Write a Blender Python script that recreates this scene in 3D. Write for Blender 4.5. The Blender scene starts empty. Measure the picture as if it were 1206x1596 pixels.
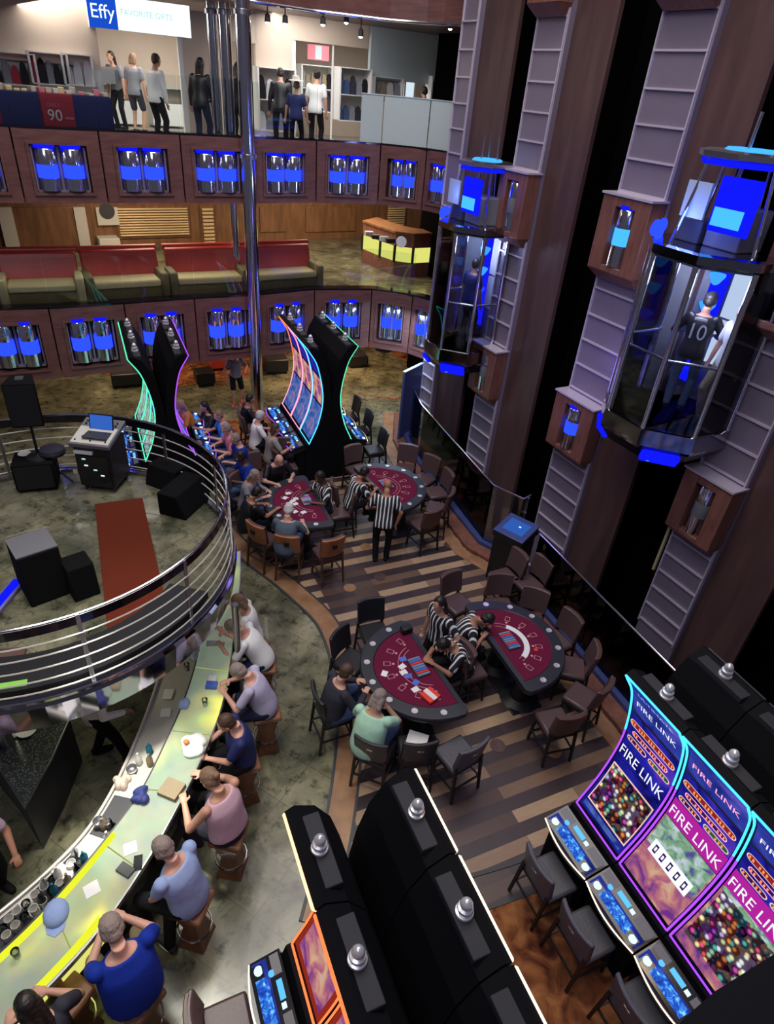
import bpy, bmesh, math, random
from mathutils import Vector, Matrix, Euler
random.seed(7)
PI = math.pi
S = bpy.context.scene
COL = S.collection

# ------------------------------------------------------------------ camera
CZ = 7.5                                # lens height above the casino floor
FPX = 996.0
down = Vector((465 - 603, -(2290 - 798), -FPX)).normalized()   # straight down, in camera axes
up_c = -down
fw = Vector((0, 0, -1)); yy = (fw - fw.dot(up_c) * up_c).normalized(); xx = yy.cross(up_c)
R3 = Matrix((xx, yy, up_c))             # camera axes -> world axes
cam_d = bpy.data.cameras.new('camera'); cam = bpy.data.objects.new('camera', cam_d); COL.objects.link(cam)
cam_d.sensor_fit = 'HORIZONTAL'; cam_d.sensor_width = 36; cam_d.lens = 36 * FPX / 1206
cam_d.clip_start = 0.05; cam_d.clip_end = 200
cam.matrix_world = Matrix.Translation((0, 0, CZ)) @ R3.to_4x4()
S.camera = cam

# ------------------------------------------------------------------ world, light, exposure
W = bpy.data.worlds.new('world'); S.world = W; W.use_nodes = True
W.node_tree.nodes['Background'].inputs[0].default_value = (0.55, 0.55, 0.75, 1)
W.node_tree.nodes['Background'].inputs[1].default_value = 0.10
S.view_settings.view_transform = 'Standard'; S.view_settings.look = 'None'
S.view_settings.exposure = 0.0; S.view_settings.gamma = 1.0; S.view_settings.use_curve_mapping = False

def ray(px, py):
    return R3 @ Vector((px - 603, -(py - 798), -FPX))
def at(px, py, z):
    r = ray(px, py); t = (z - CZ) / r.z
    return Vector((r.x * t, r.y * t, z))
def hz(px, py, x, y):
    r = ray(px, py); return CZ + r.z * math.hypot(x, y) / math.hypot(r.x, r.y)
def at_line(px, py, A, B):              # point of a vertical wall A-B seen at a pixel
    r = ray(px, py); d = (B[0] - A[0], B[1] - A[1])
    det = -r.x * d[1] + r.y * d[0]
    t = (-A[0] * d[1] + A[1] * d[0]) / det
    return Vector((r.x * t, r.y * t, CZ + r.z * t))

def light(name, kind, loc, energy, color=(1, 1, 1), size=1.0, rot=None, target=None, spot=None, size_y=None):
    d = bpy.data.lights.new(name, kind); d.energy = energy; d.color = color
    if kind == 'AREA':
        d.size = size
        if size_y: d.shape = 'RECTANGLE'; d.size_y = size_y
    elif kind == 'SPOT':
        d.spot_size = spot or 1.2; d.spot_blend = 0.6; d.shadow_soft_size = size
    else: d.shadow_soft_size = size
    o = bpy.data.objects.new(name, d); COL.objects.link(o); o.location = loc
    if target: o.rotation_euler = (Vector(target) - Vector(loc)).to_track_quat('-Z', 'Y').to_euler()
    return o
# atrium ceiling downlights, far above
light('atrium_light', 'AREA', (0.3, 9.0, 16.0), 900, (1.0, 0.93, 0.88), 7.0, target=(0.2, 9.0, 0))
light('atrium_light', 'AREA', (-4.0, 5.5, 15.5), 420, (1.0, 0.97, 0.88), 4.0, target=(-3.6, 6.0, 0))
light('atrium_light', 'AREA', (-2.0, -1.5, 14.0), 430, (0.86, 0.84, 1.0), 5.0, target=(3.6, 11.0, 5))
# bar and casino downlights
light('bar_light', 'SPOT', (-2.2, 4.2, 6.4), 260, (1.0, 0.96, 0.82), 0.3, target=(-2.5, 3.9, 0), spot=1.25)
light('bar_light', 'SPOT', (-2.5, 3.9, 4.6), 900, (1.0, 0.98, 0.86), 0.1, target=(-2.45, 3.85, 1.0), spot=0.55)
light('bar_light', 'SPOT', (-2.6, 2.4, 6.4), 170, (1.0, 0.95, 0.82), 0.3, target=(-2.7, 2.6, 0), spot=1.2)
light('casino_light', 'SPOT', (2.0, 3.4, 6.4), 90, (1.0, 0.75, 0.5), 0.3, target=(1.9, 3.0, 0), spot=1.0)
# lounge ceiling and shop ceiling
light('lounge_light', 'AREA', (-6.5, 17.2, 5.6), 230, (1.0, 0.80, 0.58), 2.5, target=(-6.0, 18.0, 3.0))
light('lounge_light', 'AREA', (-2.0, 20.0, 5.6), 230, (1.0, 0.80, 0.58), 2.5, target=(-2.0, 20.5, 3.0))
light('shop_light', 'AREA', (-7.6, 16.3, 8.55), 110, (1.0, 0.93, 0.85), 2.2, target=(-7.2, 16.9, 6.0))
light('shop_light', 'AREA', (-6.2, 19.0, 8.55), 120, (1.0, 0.97, 0.88), 2.0, target=(-6.2, 19.0, 6.0))
light('shop_light', 'AREA', (-2.6, 17.6, 8.55), 85, (1.0, 0.95, 0.9), 2.0, target=(-2.6, 18.2, 6.0))
light('shop_light', 'AREA', (-2.0, 21.0, 8.55), 100, (1.0, 0.97, 0.9), 2.0, target=(-2.0, 21.0, 6.0))
# under the lowest balcony
light('alcove_light', 'AREA', (-7.5, 16.4, 2.65), 80, (1.0, 0.76, 0.5), 2.0, target=(-7.5, 16.5, 0))
light('alcove_light', 'AREA', (-2.2, 18.5, 2.65), 160, (1.0, 0.66, 0.36), 2.0, target=(-2.2, 18.6, 0))
light('alcove_light', 'AREA', (0.2, 15.6, 2.6), 60, (0.55, 0.75, 1.0), 1.2, target=(0.0, 16.0, 0))

# ------------------------------------------------------------------ materials
MATS = {}
def mat(name, color=(0.5, 0.5, 0.5), rough=0.5, metal=0.0, emit=None, estr=1.0, spec=0.5, noise=0.0, nscale=8.0, coat=0.0, bump=0.0):
    if name in MATS: return MATS[name]
    m = bpy.data.materials.new(name); m.use_nodes = True; MATS[name] = m
    nt = m.node_tree; b = nt.nodes['Principled BSDF']
    b.inputs['Base Color'].default_value = (*color, 1); b.inputs['Roughness'].default_value = rough
    b.inputs['Metallic'].default_value = metal; b.inputs['Specular IOR Level'].default_value = spec
    b.inputs['Coat Weight'].default_value = coat
    if emit: b.inputs['Emission Color'].default_value = (*emit, 1); b.inputs['Emission Strength'].default_value = estr
    if noise or bump:
        tc = nt.nodes.new('ShaderNodeTexCoord'); n = nt.nodes.new('ShaderNodeTexNoise'); n.inputs['Scale'].default_value = nscale
        n.inputs['Detail'].default_value = 4; nt.links.new(tc.outputs['Object'], n.inputs['Vector'])
        if noise:
            mx = nt.nodes.new('ShaderNodeMix'); mx.data_type = 'RGBA'
            mx.inputs[6].default_value = (*[max(0, c * (1 - noise)) for c in color], 1)
            mx.inputs[7].default_value = (*[min(1, c * (1 + noise)) for c in color], 1)
            nt.links.new(n.outputs['Fac'], mx.inputs[0]); nt.links.new(mx.outputs[2], b.inputs['Base Color'])
        if bump:
            bp = nt.nodes.new('ShaderNodeBump'); bp.inputs['Strength'].default_value = bump; bp.inputs['Distance'].default_value = 0.02
            nt.links.new(n.outputs['Fac'], bp.inputs['Height']); nt.links.new(bp.outputs[0], b.inputs['Normal'])
    return m
def glow(name, color, strength):
    if name in MATS: return MATS[name]
    m = bpy.data.materials.new(name); m.use_nodes = True; MATS[name] = m
    nt = m.node_tree; nt.nodes.clear(); o = nt.nodes.new('ShaderNodeOutputMaterial'); e = nt.nodes.new('ShaderNodeEmission')
    e.inputs[0].default_value = (*color, 1); e.inputs[1].default_value = strength; nt.links.new(e.outputs[0], o.inputs[0]); return m
def glass(name, tint=(0.85, 0.92, 0.95), haze=0.0, refl=1.45):
    if name in MATS: return MATS[name]
    m = bpy.data.materials.new(name); m.use_nodes = True; MATS[name] = m
    nt = m.node_tree; nt.nodes.clear(); o = nt.nodes.new('ShaderNodeOutputMaterial')
    t = nt.nodes.new('ShaderNodeBsdfTransparent'); t.inputs[0].default_value = (*tint, 1)
    g = nt.nodes.new('ShaderNodeBsdfGlossy'); g.inputs['Roughness'].default_value = 0.03
    f = nt.nodes.new('ShaderNodeFresnel'); f.inputs[0].default_value = refl
    mx = nt.nodes.new('ShaderNodeMixShader'); nt.links.new(f.outputs[0], mx.inputs[0])
    nt.links.new(t.outputs[0], mx.inputs[1]); nt.links.new(g.outputs[0], mx.inputs[2])
    last = mx
    if haze:
        d = nt.nodes.new('ShaderNodeBsdfDiffuse'); d.inputs[0].default_value = (0.8, 0.9, 0.9, 1)
        m2 = nt.nodes.new('ShaderNodeMixShader'); m2.inputs[0].default_value = haze
        nt.links.new(mx.outputs[0], m2.inputs[1]); nt.links.new(d.outputs[0], m2.inputs[2]); last = m2
    nt.links.new(last.outputs[0], o.inputs[0]); return m
def ramp_mat(name, build, rough=0.4, coat=0.0, spec=0.5, metal=0.0):
    m = bpy.data.materials.new(name); m.use_nodes = True; MATS[name] = m
    nt = m.node_tree; b = nt.nodes['Principled BSDF']; b.inputs['Roughness'].default_value = rough
    b.inputs['Coat Weight'].default_value = coat; b.inputs['Specular IOR Level'].default_value = spec; b.inputs['Metallic'].default_value = metal
    build(nt, b); return m
def N(nt, t, **kw):
    n = nt.nodes.new('ShaderNode' + t)
    for k, v in kw.items():
        if k in n.inputs: n.inputs[k].default_value = v
        else: setattr(n, k, v)
    return n
def ramp(nt, stops, fac):
    r = nt.nodes.new('ShaderNodeValToRGB'); el = r.color_ramp.elements
    while len(el) < len(stops): el.new(0.5)
    for e, (p, c) in zip(el, stops): e.position = p; e.color = (*c, 1)
    nt.links.new(fac, r.inputs[0]); return r.outputs[0]
def mixc(nt, fac, a, b, mode='MIX'):
    m = nt.nodes.new('ShaderNodeMix'); m.data_type = 'RGBA'; m.blend_type = mode
    for s, v in ((0, fac), (6, a), (7, b)):
        if hasattr(v, 'is_linked') or hasattr(v, 'links'): nt.links.new(v, m.inputs[s])
        else: m.inputs[s].default_value = v if s == 0 else (*v, 1)
    return m.outputs[2]

def marble(nt, b):
    tc = N(nt, 'TexCoord'); n1 = N(nt, 'TexNoise', Scale=1.3, Detail=6.0, Roughness=0.65, Distortion=0.6); nt.links.new(tc.outputs['Object'], n1.inputs[0])
    c1 = ramp(nt, [(0.3, (0.04, 0.044, 0.03)), (0.46, (0.12, 0.118, 0.078)), (0.58, (0.21, 0.20, 0.135)), (0.72, (0.31, 0.28, 0.19))], n1.outputs['Fac'])
    n2 = N(nt, 'TexNoise', Scale=6.0, Detail=5.0, Roughness=0.7); nt.links.new(tc.outputs['Object'], n2.inputs[0])
    c2 = ramp(nt, [(0.33, (0.25, 0.25, 0.25)), (0.48, (1, 1, 1)), (0.66, (1.0, 1.0, 1.0)), (0.74, (1.5, 1.45, 1.2))], n2.outputs['Fac'])
    c = mixc(nt, 1.0, c1, c2, 'MULTIPLY')
    mp = N(nt, 'Mapping'); mp.inputs['Rotation'].default_value = (0, 0, 0.48); nt.links.new(tc.outputs['Object'], mp.inputs[0])
    br = N(nt, 'TexBrick', Scale=1.0); br.offset = 0.0; br.inputs['Brick Width'].default_value = 0.6; br.inputs['Row Height'].default_value = 0.6; br.inputs['Mortar Size'].default_value = 0.006
    br.inputs['Color1'].default_value = (0.78, 0.8, 0.8, 1); br.inputs['Color2'].default_value = (1.1, 1.08, 1, 1); br.inputs['Mortar'].default_value = (0.6, 0.6, 0.55, 1)
    nt.links.new(mp.outputs[0], br.inputs[0]); c = mixc(nt, 1.0, c, br.outputs[0], 'MULTIPLY')
    nt.links.new(c, b.inputs['Base Color'])
ramp_mat('marble', marble, 0.22, 0.2)
UA = math.atan2(-0.8977, 0.4406)      # long direction shared by tables, slot banks and elevator wall
def planks(nt, b):
    tc = N(nt, 'TexCoord'); mp = N(nt, 'Mapping'); mp.inputs['Rotation'].default_value = (0, 0, -(UA + PI / 2)); nt.links.new(tc.outputs['Object'], mp.inputs[0])
    br = N(nt, 'TexBrick', Scale=1.0); br.offset = 0.43; br.inputs['Brick Width'].default_value = 0.95; br.inputs['Row Height'].default_value = 0.17; br.inputs['Mortar Size'].default_value = 0.003
    br.inputs['Bias'].default_value = 0.0; br.inputs['Color1'].default_value = (0.0, 0.0, 0.0, 1); br.inputs['Color2'].default_value = (0.42, 0.42, 0.42, 1); br.inputs['Mortar'].default_value = (0.03, 0.016, 0.01, 1)
    nt.links.new(mp.outputs[0], br.inputs[0])
    sp = N(nt, 'SeparateXYZ'); nt.links.new(mp.outputs[0], sp.inputs[0])
    m1 = N(nt, 'Math', operation='MULTIPLY'); nt.links.new(sp.outputs[1], m1.inputs[0]); m1.inputs[1].default_value = 1 / 0.34
    m2 = N(nt, 'Math', operation='FRACT'); nt.links.new(m1.outputs[0], m2.inputs[0]); m3 = N(nt, 'Math', operation='GREATER_THAN'); nt.links.new(m2.outputs[0], m3.inputs[0]); m3.inputs[1].default_value = 0.5
    sb = N(nt, 'SeparateColor'); nt.links.new(br.outputs[0], sb.inputs[0])
    m4 = N(nt, 'Math', operation='MULTIPLY_ADD'); nt.links.new(sb.outputs[0], m4.inputs[0]); m4.inputs[1].default_value = 2.4; nt.links.new(m3.outputs[0], m4.inputs[2])
    m5 = N(nt, 'Math', operation='MULTIPLY'); nt.links.new(m4.outputs[0], m5.inputs[0]); m5.inputs[1].default_value = 0.55
    n3 = N(nt, 'TexNoise', Scale=9.0, Detail=4.0); mp2 = N(nt, 'Mapping'); mp2.inputs['Scale'].default_value = (0.9, 5.9, 1); nt.links.new(mp.outputs[0], mp2.inputs[0]); nt.links.new(mp2.outputs[0], n3.inputs[0])
    c = ramp(nt, [(0.0, (0.034, 0.023, 0.029)), (0.42, (0.058, 0.038, 0.045)), (0.62, (0.10, 0.058, 0.046)), (0.75, (0.27, 0.17, 0.11)), (1.0, (0.41, 0.28, 0.18))], m5.outputs[0]); c = mixc(nt, 0.3, c, n3.outputs['Color'], 'OVERLAY')
    nt.links.new(c, b.inputs['Base Color'])
ramp_mat('plank_floor', planks, 0.38)
def woodm(name, a, b2, rot=0.0, scale=(1, 8, 1), rough=0.45):
    def f(nt, b):
        tc = N(nt, 'TexCoord'); mp = N(nt, 'Mapping'); mp.inputs['Scale'].default_value = scale; mp.inputs['Rotation'].default_value = (0, 0, rot); nt.links.new(tc.outputs['Object'], mp.inputs[0])
        n = N(nt, 'TexNoise', Scale=2.5, Detail=5.0, Distortion=0.4); nt.links.new(mp.outputs[0], n.inputs[0])
        nt.links.new(ramp(nt, [(0.3, a), (0.7, b2)], n.outputs['Fac']), b.inputs['Base Color'])
    return ramp_mat(name, f, rough)
woodm('fascia_wood', (0.12, 0.05, 0.045), (0.20, 0.085, 0.075), 0, (1, 1, 6), 0.4)
woodm('pillar_wood', (0.066, 0.034, 0.034), (0.115, 0.06, 0.056), 0, (2, 2, 0.3), 0.42)
woodm('box_wood', (0.15, 0.058, 0.042), (0.24, 0.1, 0.075), 0, (5, 5, 1), 0.4)
woodm('border_wood', (0.24, 0.12, 0.06), (0.38, 0.21, 0.11), 0, (2, 2, 2), 0.4)
woodm('lounge_wood', (0.14, 0.062, 0.028), (0.25, 0.12, 0.055), 0, (3, 3, 0.6), 0.45)
woodm('chair_wood', (0.27, 0.09, 0.04), (0.42, 0.16, 0.07), 0, (3, 3, 1), 0.4)
woodm('stool_wood', (0.15, 0.06, 0.028), (0.25, 0.105, 0.05), 0, (3, 3, 1), 0.45)
def carpet_f(nt, b):
    tc = N(nt, 'TexCoord'); n = N(nt, 'TexNoise', Scale=3.5, Detail=5.0, Distortion=1.2); nt.links.new(tc.outputs['Object'], n.inputs[0])
    nt.links.new(ramp(nt, [(0.32, (0.06, 0.018, 0.012)), (0.5, (0.22, 0.075, 0.03)), (0.68, (0.38, 0.16, 0.06))], n.outputs['Fac']), b.inputs['Base Color'])
ramp_mat('orange_carpet', carpet_f, 0.9, spec=0.1)
def stripes(nt, b):
    tc = N(nt, 'TexCoord'); sp = N(nt, 'SeparateXYZ'); nt.links.new(tc.outputs['Object'], sp.inputs[0])
    n = N(nt, 'TexNoise', Scale=5.0); nt.links.new(tc.outputs['Object'], n.inputs[0])
    m0 = N(nt, 'Math', operation='MULTIPLY_ADD'); nt.links.new(n.outputs['Fac'], m0.inputs[0]); m0.inputs[1].default_value = 0.03; nt.links.new(sp.outputs[0], m0.inputs[2])
    m1 = N(nt, 'Math', operation='MULTIPLY'); nt.links.new(m0.outputs[0], m1.inputs[0]); m1.inputs[1].default_value = 2 * PI / 0.068
    m2 = N(nt, 'Math', operation='SINE'); nt.links.new(m1.outputs[0], m2.inputs[0])
    nt.links.new(ramp(nt, [(0.45, (0.015, 0.015, 0.02)), (0.55, (0.8, 0.8, 0.85))], m2.outputs[0]), b.inputs['Base Color'])
ramp_mat('referee_stripes', stripes, 0.8)
def granite(nt, b):
    tc = N(nt, 'TexCoord'); n = N(nt, 'TexVoronoi', Scale=38.0); nt.links.new(tc.outputs['Object'], n.inputs[0])
    n2 = N(nt, 'TexNoise', Scale=4.0, Detail=4.0); nt.links.new(tc.outputs['Object'], n2.inputs[0])
    nt.links.new(mixc(nt, n2.outputs['Fac'], ramp(nt, [(0.1, (0.25, 0.27, 0.27)), (0.5, (0.02, 0.025, 0.028))], n.outputs['Distance']), (0.05, 0.055, 0.055)), b.inputs['Base Color'])
ramp_mat('granite', granite, 0.2)
def onyx(nt, b):                          # backlit stone/glass bar top: glows on its own, brighter along the seams
    tc = N(nt, 'TexCoord'); n = N(nt, 'TexNoise', Scale=1.1, Detail=2.0, Distortion=0.3); nt.links.new(tc.outputs['Object'], n.inputs[0])
    n2 = N(nt, 'TexNoise', Scale=5.0, Detail=4.0); nt.links.new(tc.outputs['Object'], n2.inputs[0])
    c = ramp(nt, [(0.44, (0.22, 0.26, 0.20)), (0.58, (0.36, 0.40, 0.20)), (0.66, (0.70, 0.72, 0.16))], n.outputs['Fac'])
    c = mixc(nt, 0.25, c, n2.outputs['Color'], 'OVERLAY')
    nt.links.new(c, b.inputs['Base Color']); nt.links.new(c, b.inputs['Emission Color']); b.inputs['Emission Strength'].default_value = 0.55
ramp_mat('lit_bar_top', onyx, 0.12)

mat('chrome', (0.8, 0.8, 0.86), 0.14, 1.0); mat('silver', (0.8, 0.78, 0.82), 0.28, 0.55)
mat('brushed', (0.5, 0.5, 0.53), 0.3, 1.0)
mat('steel_white', (0.75, 0.72, 0.66), 0.3, 0.4)
mat('black', (0.008, 0.008, 0.011), 0.45)
mat('slot_black', (0.004, 0.004, 0.006), 0.75, spec=0.12); mat('plate_grey', (0.035, 0.035, 0.042), 0.6, spec=0.2); mat('tube_metal', (0.62, 0.56, 0.62), 0.3, 0.6)
mat('black_gloss', (0.012, 0.012, 0.016), 0.15)
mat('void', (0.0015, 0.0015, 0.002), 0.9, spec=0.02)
mat('dark_grey', (0.045, 0.045, 0.052), 0.5)
mat('mid_grey', (0.16, 0.16, 0.18), 0.5)
mat('speaker_cloth', (0.005, 0.005, 0.006), 0.9, bump=0.4, nscale=60, spec=0.12)
mat('mirror_band', (0.34, 0.33, 0.38), 0.08, 1.0)
mat('dark_band', (0.05, 0.04, 0.06), 0.1, 0.8)
mat('panel_grey', (0.24, 0.20, 0.27), 0.35, 0.25, noise=0.08, nscale=3)
mat('panel_ledge', (0.62, 0.55, 0.66), 0.3, 0.3)
mat('cream', (0.56, 0.46, 0.38), 0.7, noise=0.06, nscale=2)
mat('shop_floor', (0.3, 0.27, 0.24), 0.3, noise=0.1, nscale=3); mat('white', (0.8, 0.8, 0.8), 0.5); mat('offwhite', (0.62, 0.6, 0.55), 0.6)
mat('pale_blue', (0.42, 0.5, 0.55), 0.5)
mat('felt', (0.135, 0.012, 0.042), 0.95, noise=0.1, nscale=30, spec=0.1)
mat('pad', (0.022, 0.024, 0.034), 0.4)
mat('felt_print', (0.62, 0.3, 0.34), 0.9); mat('white_print', (0.75, 0.78, 0.82), 0.6)
mat('card', (0.85, 0.85, 0.88), 0.4); mat('card_blue', (0.08, 0.16, 0.6), 0.4)
mat('chip_tray', (0.2, 0.32, 0.5), 0.4, 0.2); mat('red_plastic', (0.8, 0.05, 0.03), 0.35)
mat('leather', (0.088, 0.052, 0.056), 0.38, bump=0.15, nscale=30); mat('leather_grey', (0.075, 0.075, 0.092), 0.4, bump=0.15, nscale=30)
mat('leather_black', (0.02, 0.02, 0.026), 0.35); mat('leather_brown', (0.09, 0.04, 0.028), 0.4)
mat('sofa_red', (0.46, 0.05, 0.035), 0.35, noise=0.25, nscale=2); mat('sofa_cream', (0.55, 0.47, 0.25), 0.6); mat('sofa_olive', (0.16, 0.13, 0.06), 0.6)
mat('red_carpet', (0.12, 0.024, 0.013), 0.95, noise=0.08, nscale=20, spec=0.05)
mat('brass_slat', (0.85, 0.66, 0.36), 0.35, 0.3); mat('navy', (0.01, 0.018, 0.12), 0.7); mat('banner_red', (0.42, 0.02, 0.04), 0.7)
mat('lilac_body', (0.2, 0.18, 0.4), 0.4); mat('blue_side', (0.05, 0.07, 0.22), 0.3)
mat('teal', (0.02, 0.12, 0.17), 0.8)
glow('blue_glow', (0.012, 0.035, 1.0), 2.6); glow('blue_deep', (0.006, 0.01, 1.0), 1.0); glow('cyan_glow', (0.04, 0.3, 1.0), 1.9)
glow('led_white', (1.0, 0.82, 0.6), 2.0); glow('led_red', (1.0, 0.2, 0.06), 1.6); glow('led_peach', (1.0, 0.55, 0.3), 2.2); glow('led_green', (0.1, 1.0, 0.55), 1.3)
glow('led_purple', (0.35, 0.06, 1.0), 1.6); glow('led_cyan', (0.06, 0.55, 1.0), 1.9); glow('led_pink', (1.0, 0.35, 0.5), 1.5)
glow('sign_white', (0.85, 0.97, 1.0), 1.25); glow('sign_blue', (0.01, 0.08, 0.6), 1.0); glow('sign_faint', (0.45, 0.8, 0.85), 0.95)
glow('warm_lamp', (1.0, 0.85, 0.65), 8.0); glow('bar_front', (0.85, 0.85, 0.2), 0.9); glow('laptop_glow', (0.05, 0.18, 0.75), 0.7); glow('kiosk_glow', (0.03, 0.12, 0.5), 0.9)
glow('red_face', (0.35, 0.03, 0.015), 0.8); glow('seam_pale', (0.45, 0.48, 0.12), 0.8); glow('yellow_strip', (0.8, 0.85, 0.03), 1.1); glow('white_text', (0.9, 0.92, 1.0), 1.1); glow('lime', (0.35, 0.8, 0.12), 0.8); glow('white_glow', (0.75, 0.9, 1.0), 0.9)
glow('pill_red', (0.30, 0.02, 0.02), 0.9); glow('pill_green', (0.02, 0.12, 0.05), 0.9); glow('pill_line', (1.0, 0.62, 0.45), 1.0); glow('pill_dark', (0.04, 0.01, 0.12), 0.8)
glow('digit_red', (1.0, 0.28, 0.08), 1.2); glow('magenta', (0.5, 0.02, 0.38), 0.9); glow('btn_white', (0.55, 0.8, 1.0), 1.6); glow('btn_cyan', (0.1, 0.45, 1.0), 1.4)
glass('rail_glass', (0.9, 0.93, 0.96)); glass('cab_glass', (0.86, 0.88, 0.98)); glass('frosted', (0.6, 0.75, 0.75), 0.62); glass('clear_glass', (0.93, 0.96, 0.96))
glass('dark_glass', (0.5, 0.52, 0.6))

def screen_mat(name, stops, vscale, estr, base=None):
    m = bpy.data.materials.new(name); m.use_nodes = True; MATS[name] = m
    nt = m.node_tree; nt.nodes.clear(); o = nt.nodes.new('ShaderNodeOutputMaterial'); e = nt.nodes.new('ShaderNodeEmission'); e.inputs[1].default_value = estr
    tc = N(nt, 'TexCoord'); v = N(nt, 'TexVoronoi', Scale=vscale); nt.links.new(tc.outputs['Object'], v.inputs[0])
    if base == 'cells':
        sp = N(nt, 'SeparateColor'); nt.links.new(v.outputs['Color'], sp.inputs[0]); c = ramp(nt, stops, sp.outputs[0])
        sh = ramp(nt, [(0.0, (1.5, 1.5, 1.5)), (0.3, (0.9, 0.9, 0.9)), (0.5, (0.12, 0.08, 0.15))], v.outputs['Distance'])
        c = mixc(nt, 1.0, c, sh, 'MULTIPLY')
    else:
        n = N(nt, 'TexNoise', Scale=vscale, Detail=5.0, Distortion=0.8); nt.links.new(tc.outputs['Object'], n.inputs[0]); c = ramp(nt, stops, n.outputs['Fac'])
    nt.links.new(c, e.inputs[0]); nt.links.new(e.outputs[0], o.inputs[0]); return m
screen_mat('scr_sky', [(0.35, (0.01, 0.015, 0.16)), (0.55, (0.03, 0.05, 0.38)), (0.7, (0.12, 0.1, 0.55))], 2.5, 0.9)
screen_mat('scr_blue', [(0.35, (0.005, 0.005, 0.12)), (0.6, (0.02, 0.02, 0.42)), (0.75, (0.1, 0.04, 0.5))], 3.0, 0.9)
screen_mat('scr_reels', [(0.0, (0.8, 0.25, 0.04)), (0.25, (0.05, 0.01, 0.06)), (0.42, (0.1, 0.5, 0.4)), (0.58, (0.9, 0.75, 0.3)), (0.72, (0.75, 0.8, 0.9)), (0.86, (0.35, 0.05, 0.5)), (1.0, (0.8, 0.1, 0.1))], 17.0, 1.0, 'cells')
screen_mat('scr_town', [(0.35, (0.12, 0.08, 0.4)), (0.5, (0.25, 0.5, 0.25)), (0.62, (0.6, 0.7, 0.8)), (0.75, (0.9, 0.95, 1.0))], 9.0, 0.8)
screen_mat('scr_pink', [(0.35, (0.2, 0.04, 0.3)), (0.5, (0.6, 0.2, 0.25)), (0.62, (0.8, 0.5, 0.3)), (0.78, (0.3, 0.4, 0.9))], 5.0, 0.8)
screen_mat('scr_mixed', [(0.3, (0.02, 0.04, 0.3)), (0.5, (0.1, 0.2, 0.6)), (0.6, (0.35, 0.2, 0.4)), (0.75, (0.5, 0.6, 0.9))], 5.0, 0.75)
screen_mat('scr_deck', [(0.3, (0.01, 0.02, 0.2)), (0.5, (0.02, 0.10, 0.6)), (0.62, (0.1, 0.45, 0.95)), (0.72, (0.5, 0.85, 1.0))], 18.0, 1.1)

SKIN = [mat('skin_fair', (0.55, 0.29, 0.2), 0.55), mat('skin_tan', (0.38, 0.18, 0.11), 0.55), mat('skin_dark', (0.09, 0.04, 0.025), 0.5), mat('skin_pink', (0.62, 0.33, 0.25), 0.55)]
def cloth(name, c): return mat('cloth_' + name, c, 0.85, noise=0.12, nscale=12, spec=0.2, bump=0.25)
C_ = dict(white=(0.6, 0.58, 0.62), lavender=(0.45, 0.42, 0.58), navy=(0.02, 0.025, 0.06), black=(0.01, 0.01, 0.013), pink=(0.6, 0.4, 0.48), lightblue=(0.3, 0.4, 0.68), royal=(0.008, 0.03, 0.30),
          mint=(0.42, 0.68, 0.52), charcoal=(0.035, 0.035, 0.05), grey=(0.22, 0.22, 0.26), denim=(0.05, 0.08, 0.18), skyblue=(0.06, 0.25, 0.65), rose=(0.65, 0.2, 0.25), teal=(0.02, 0.13, 0.18),
          khaki=(0.25, 0.2, 0.13), red=(0.4, 0.03, 0.05), lilac=(0.45, 0.35, 0.45), slate=(0.1, 0.13, 0.18), orange=(0.7, 0.25, 0.06), dress=(0.3, 0.28, 0.26))
for k, v in C_.items(): cloth(k, v)
HAIR = dict(grey=mat('hair_grey', (0.26, 0.205, 0.185), 0.8, noise=0.3, nscale=40), white=mat('hair_white', (0.55, 0.53, 0.52), 0.8, noise=0.2, nscale=40), dark=mat('hair_dark', (0.012, 0.008, 0.007), 0.5, noise=0.3, nscale=40),
            brown=mat('hair_brown', (0.07, 0.035, 0.02), 0.6, noise=0.3, nscale=40), sandy=mat('hair_sandy', (0.22, 0.13, 0.08), 0.7, noise=0.3, nscale=40), blonde=mat('hair_blonde', (0.4, 0.28, 0.14), 0.6, noise=0.3, nscale=40))
mat('eye_white', (0.8, 0.8, 0.78), 0.3); mat('eye_dark', (0.02, 0.012, 0.01), 0.3); mat('lips', (0.4, 0.12, 0.1), 0.5)

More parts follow.
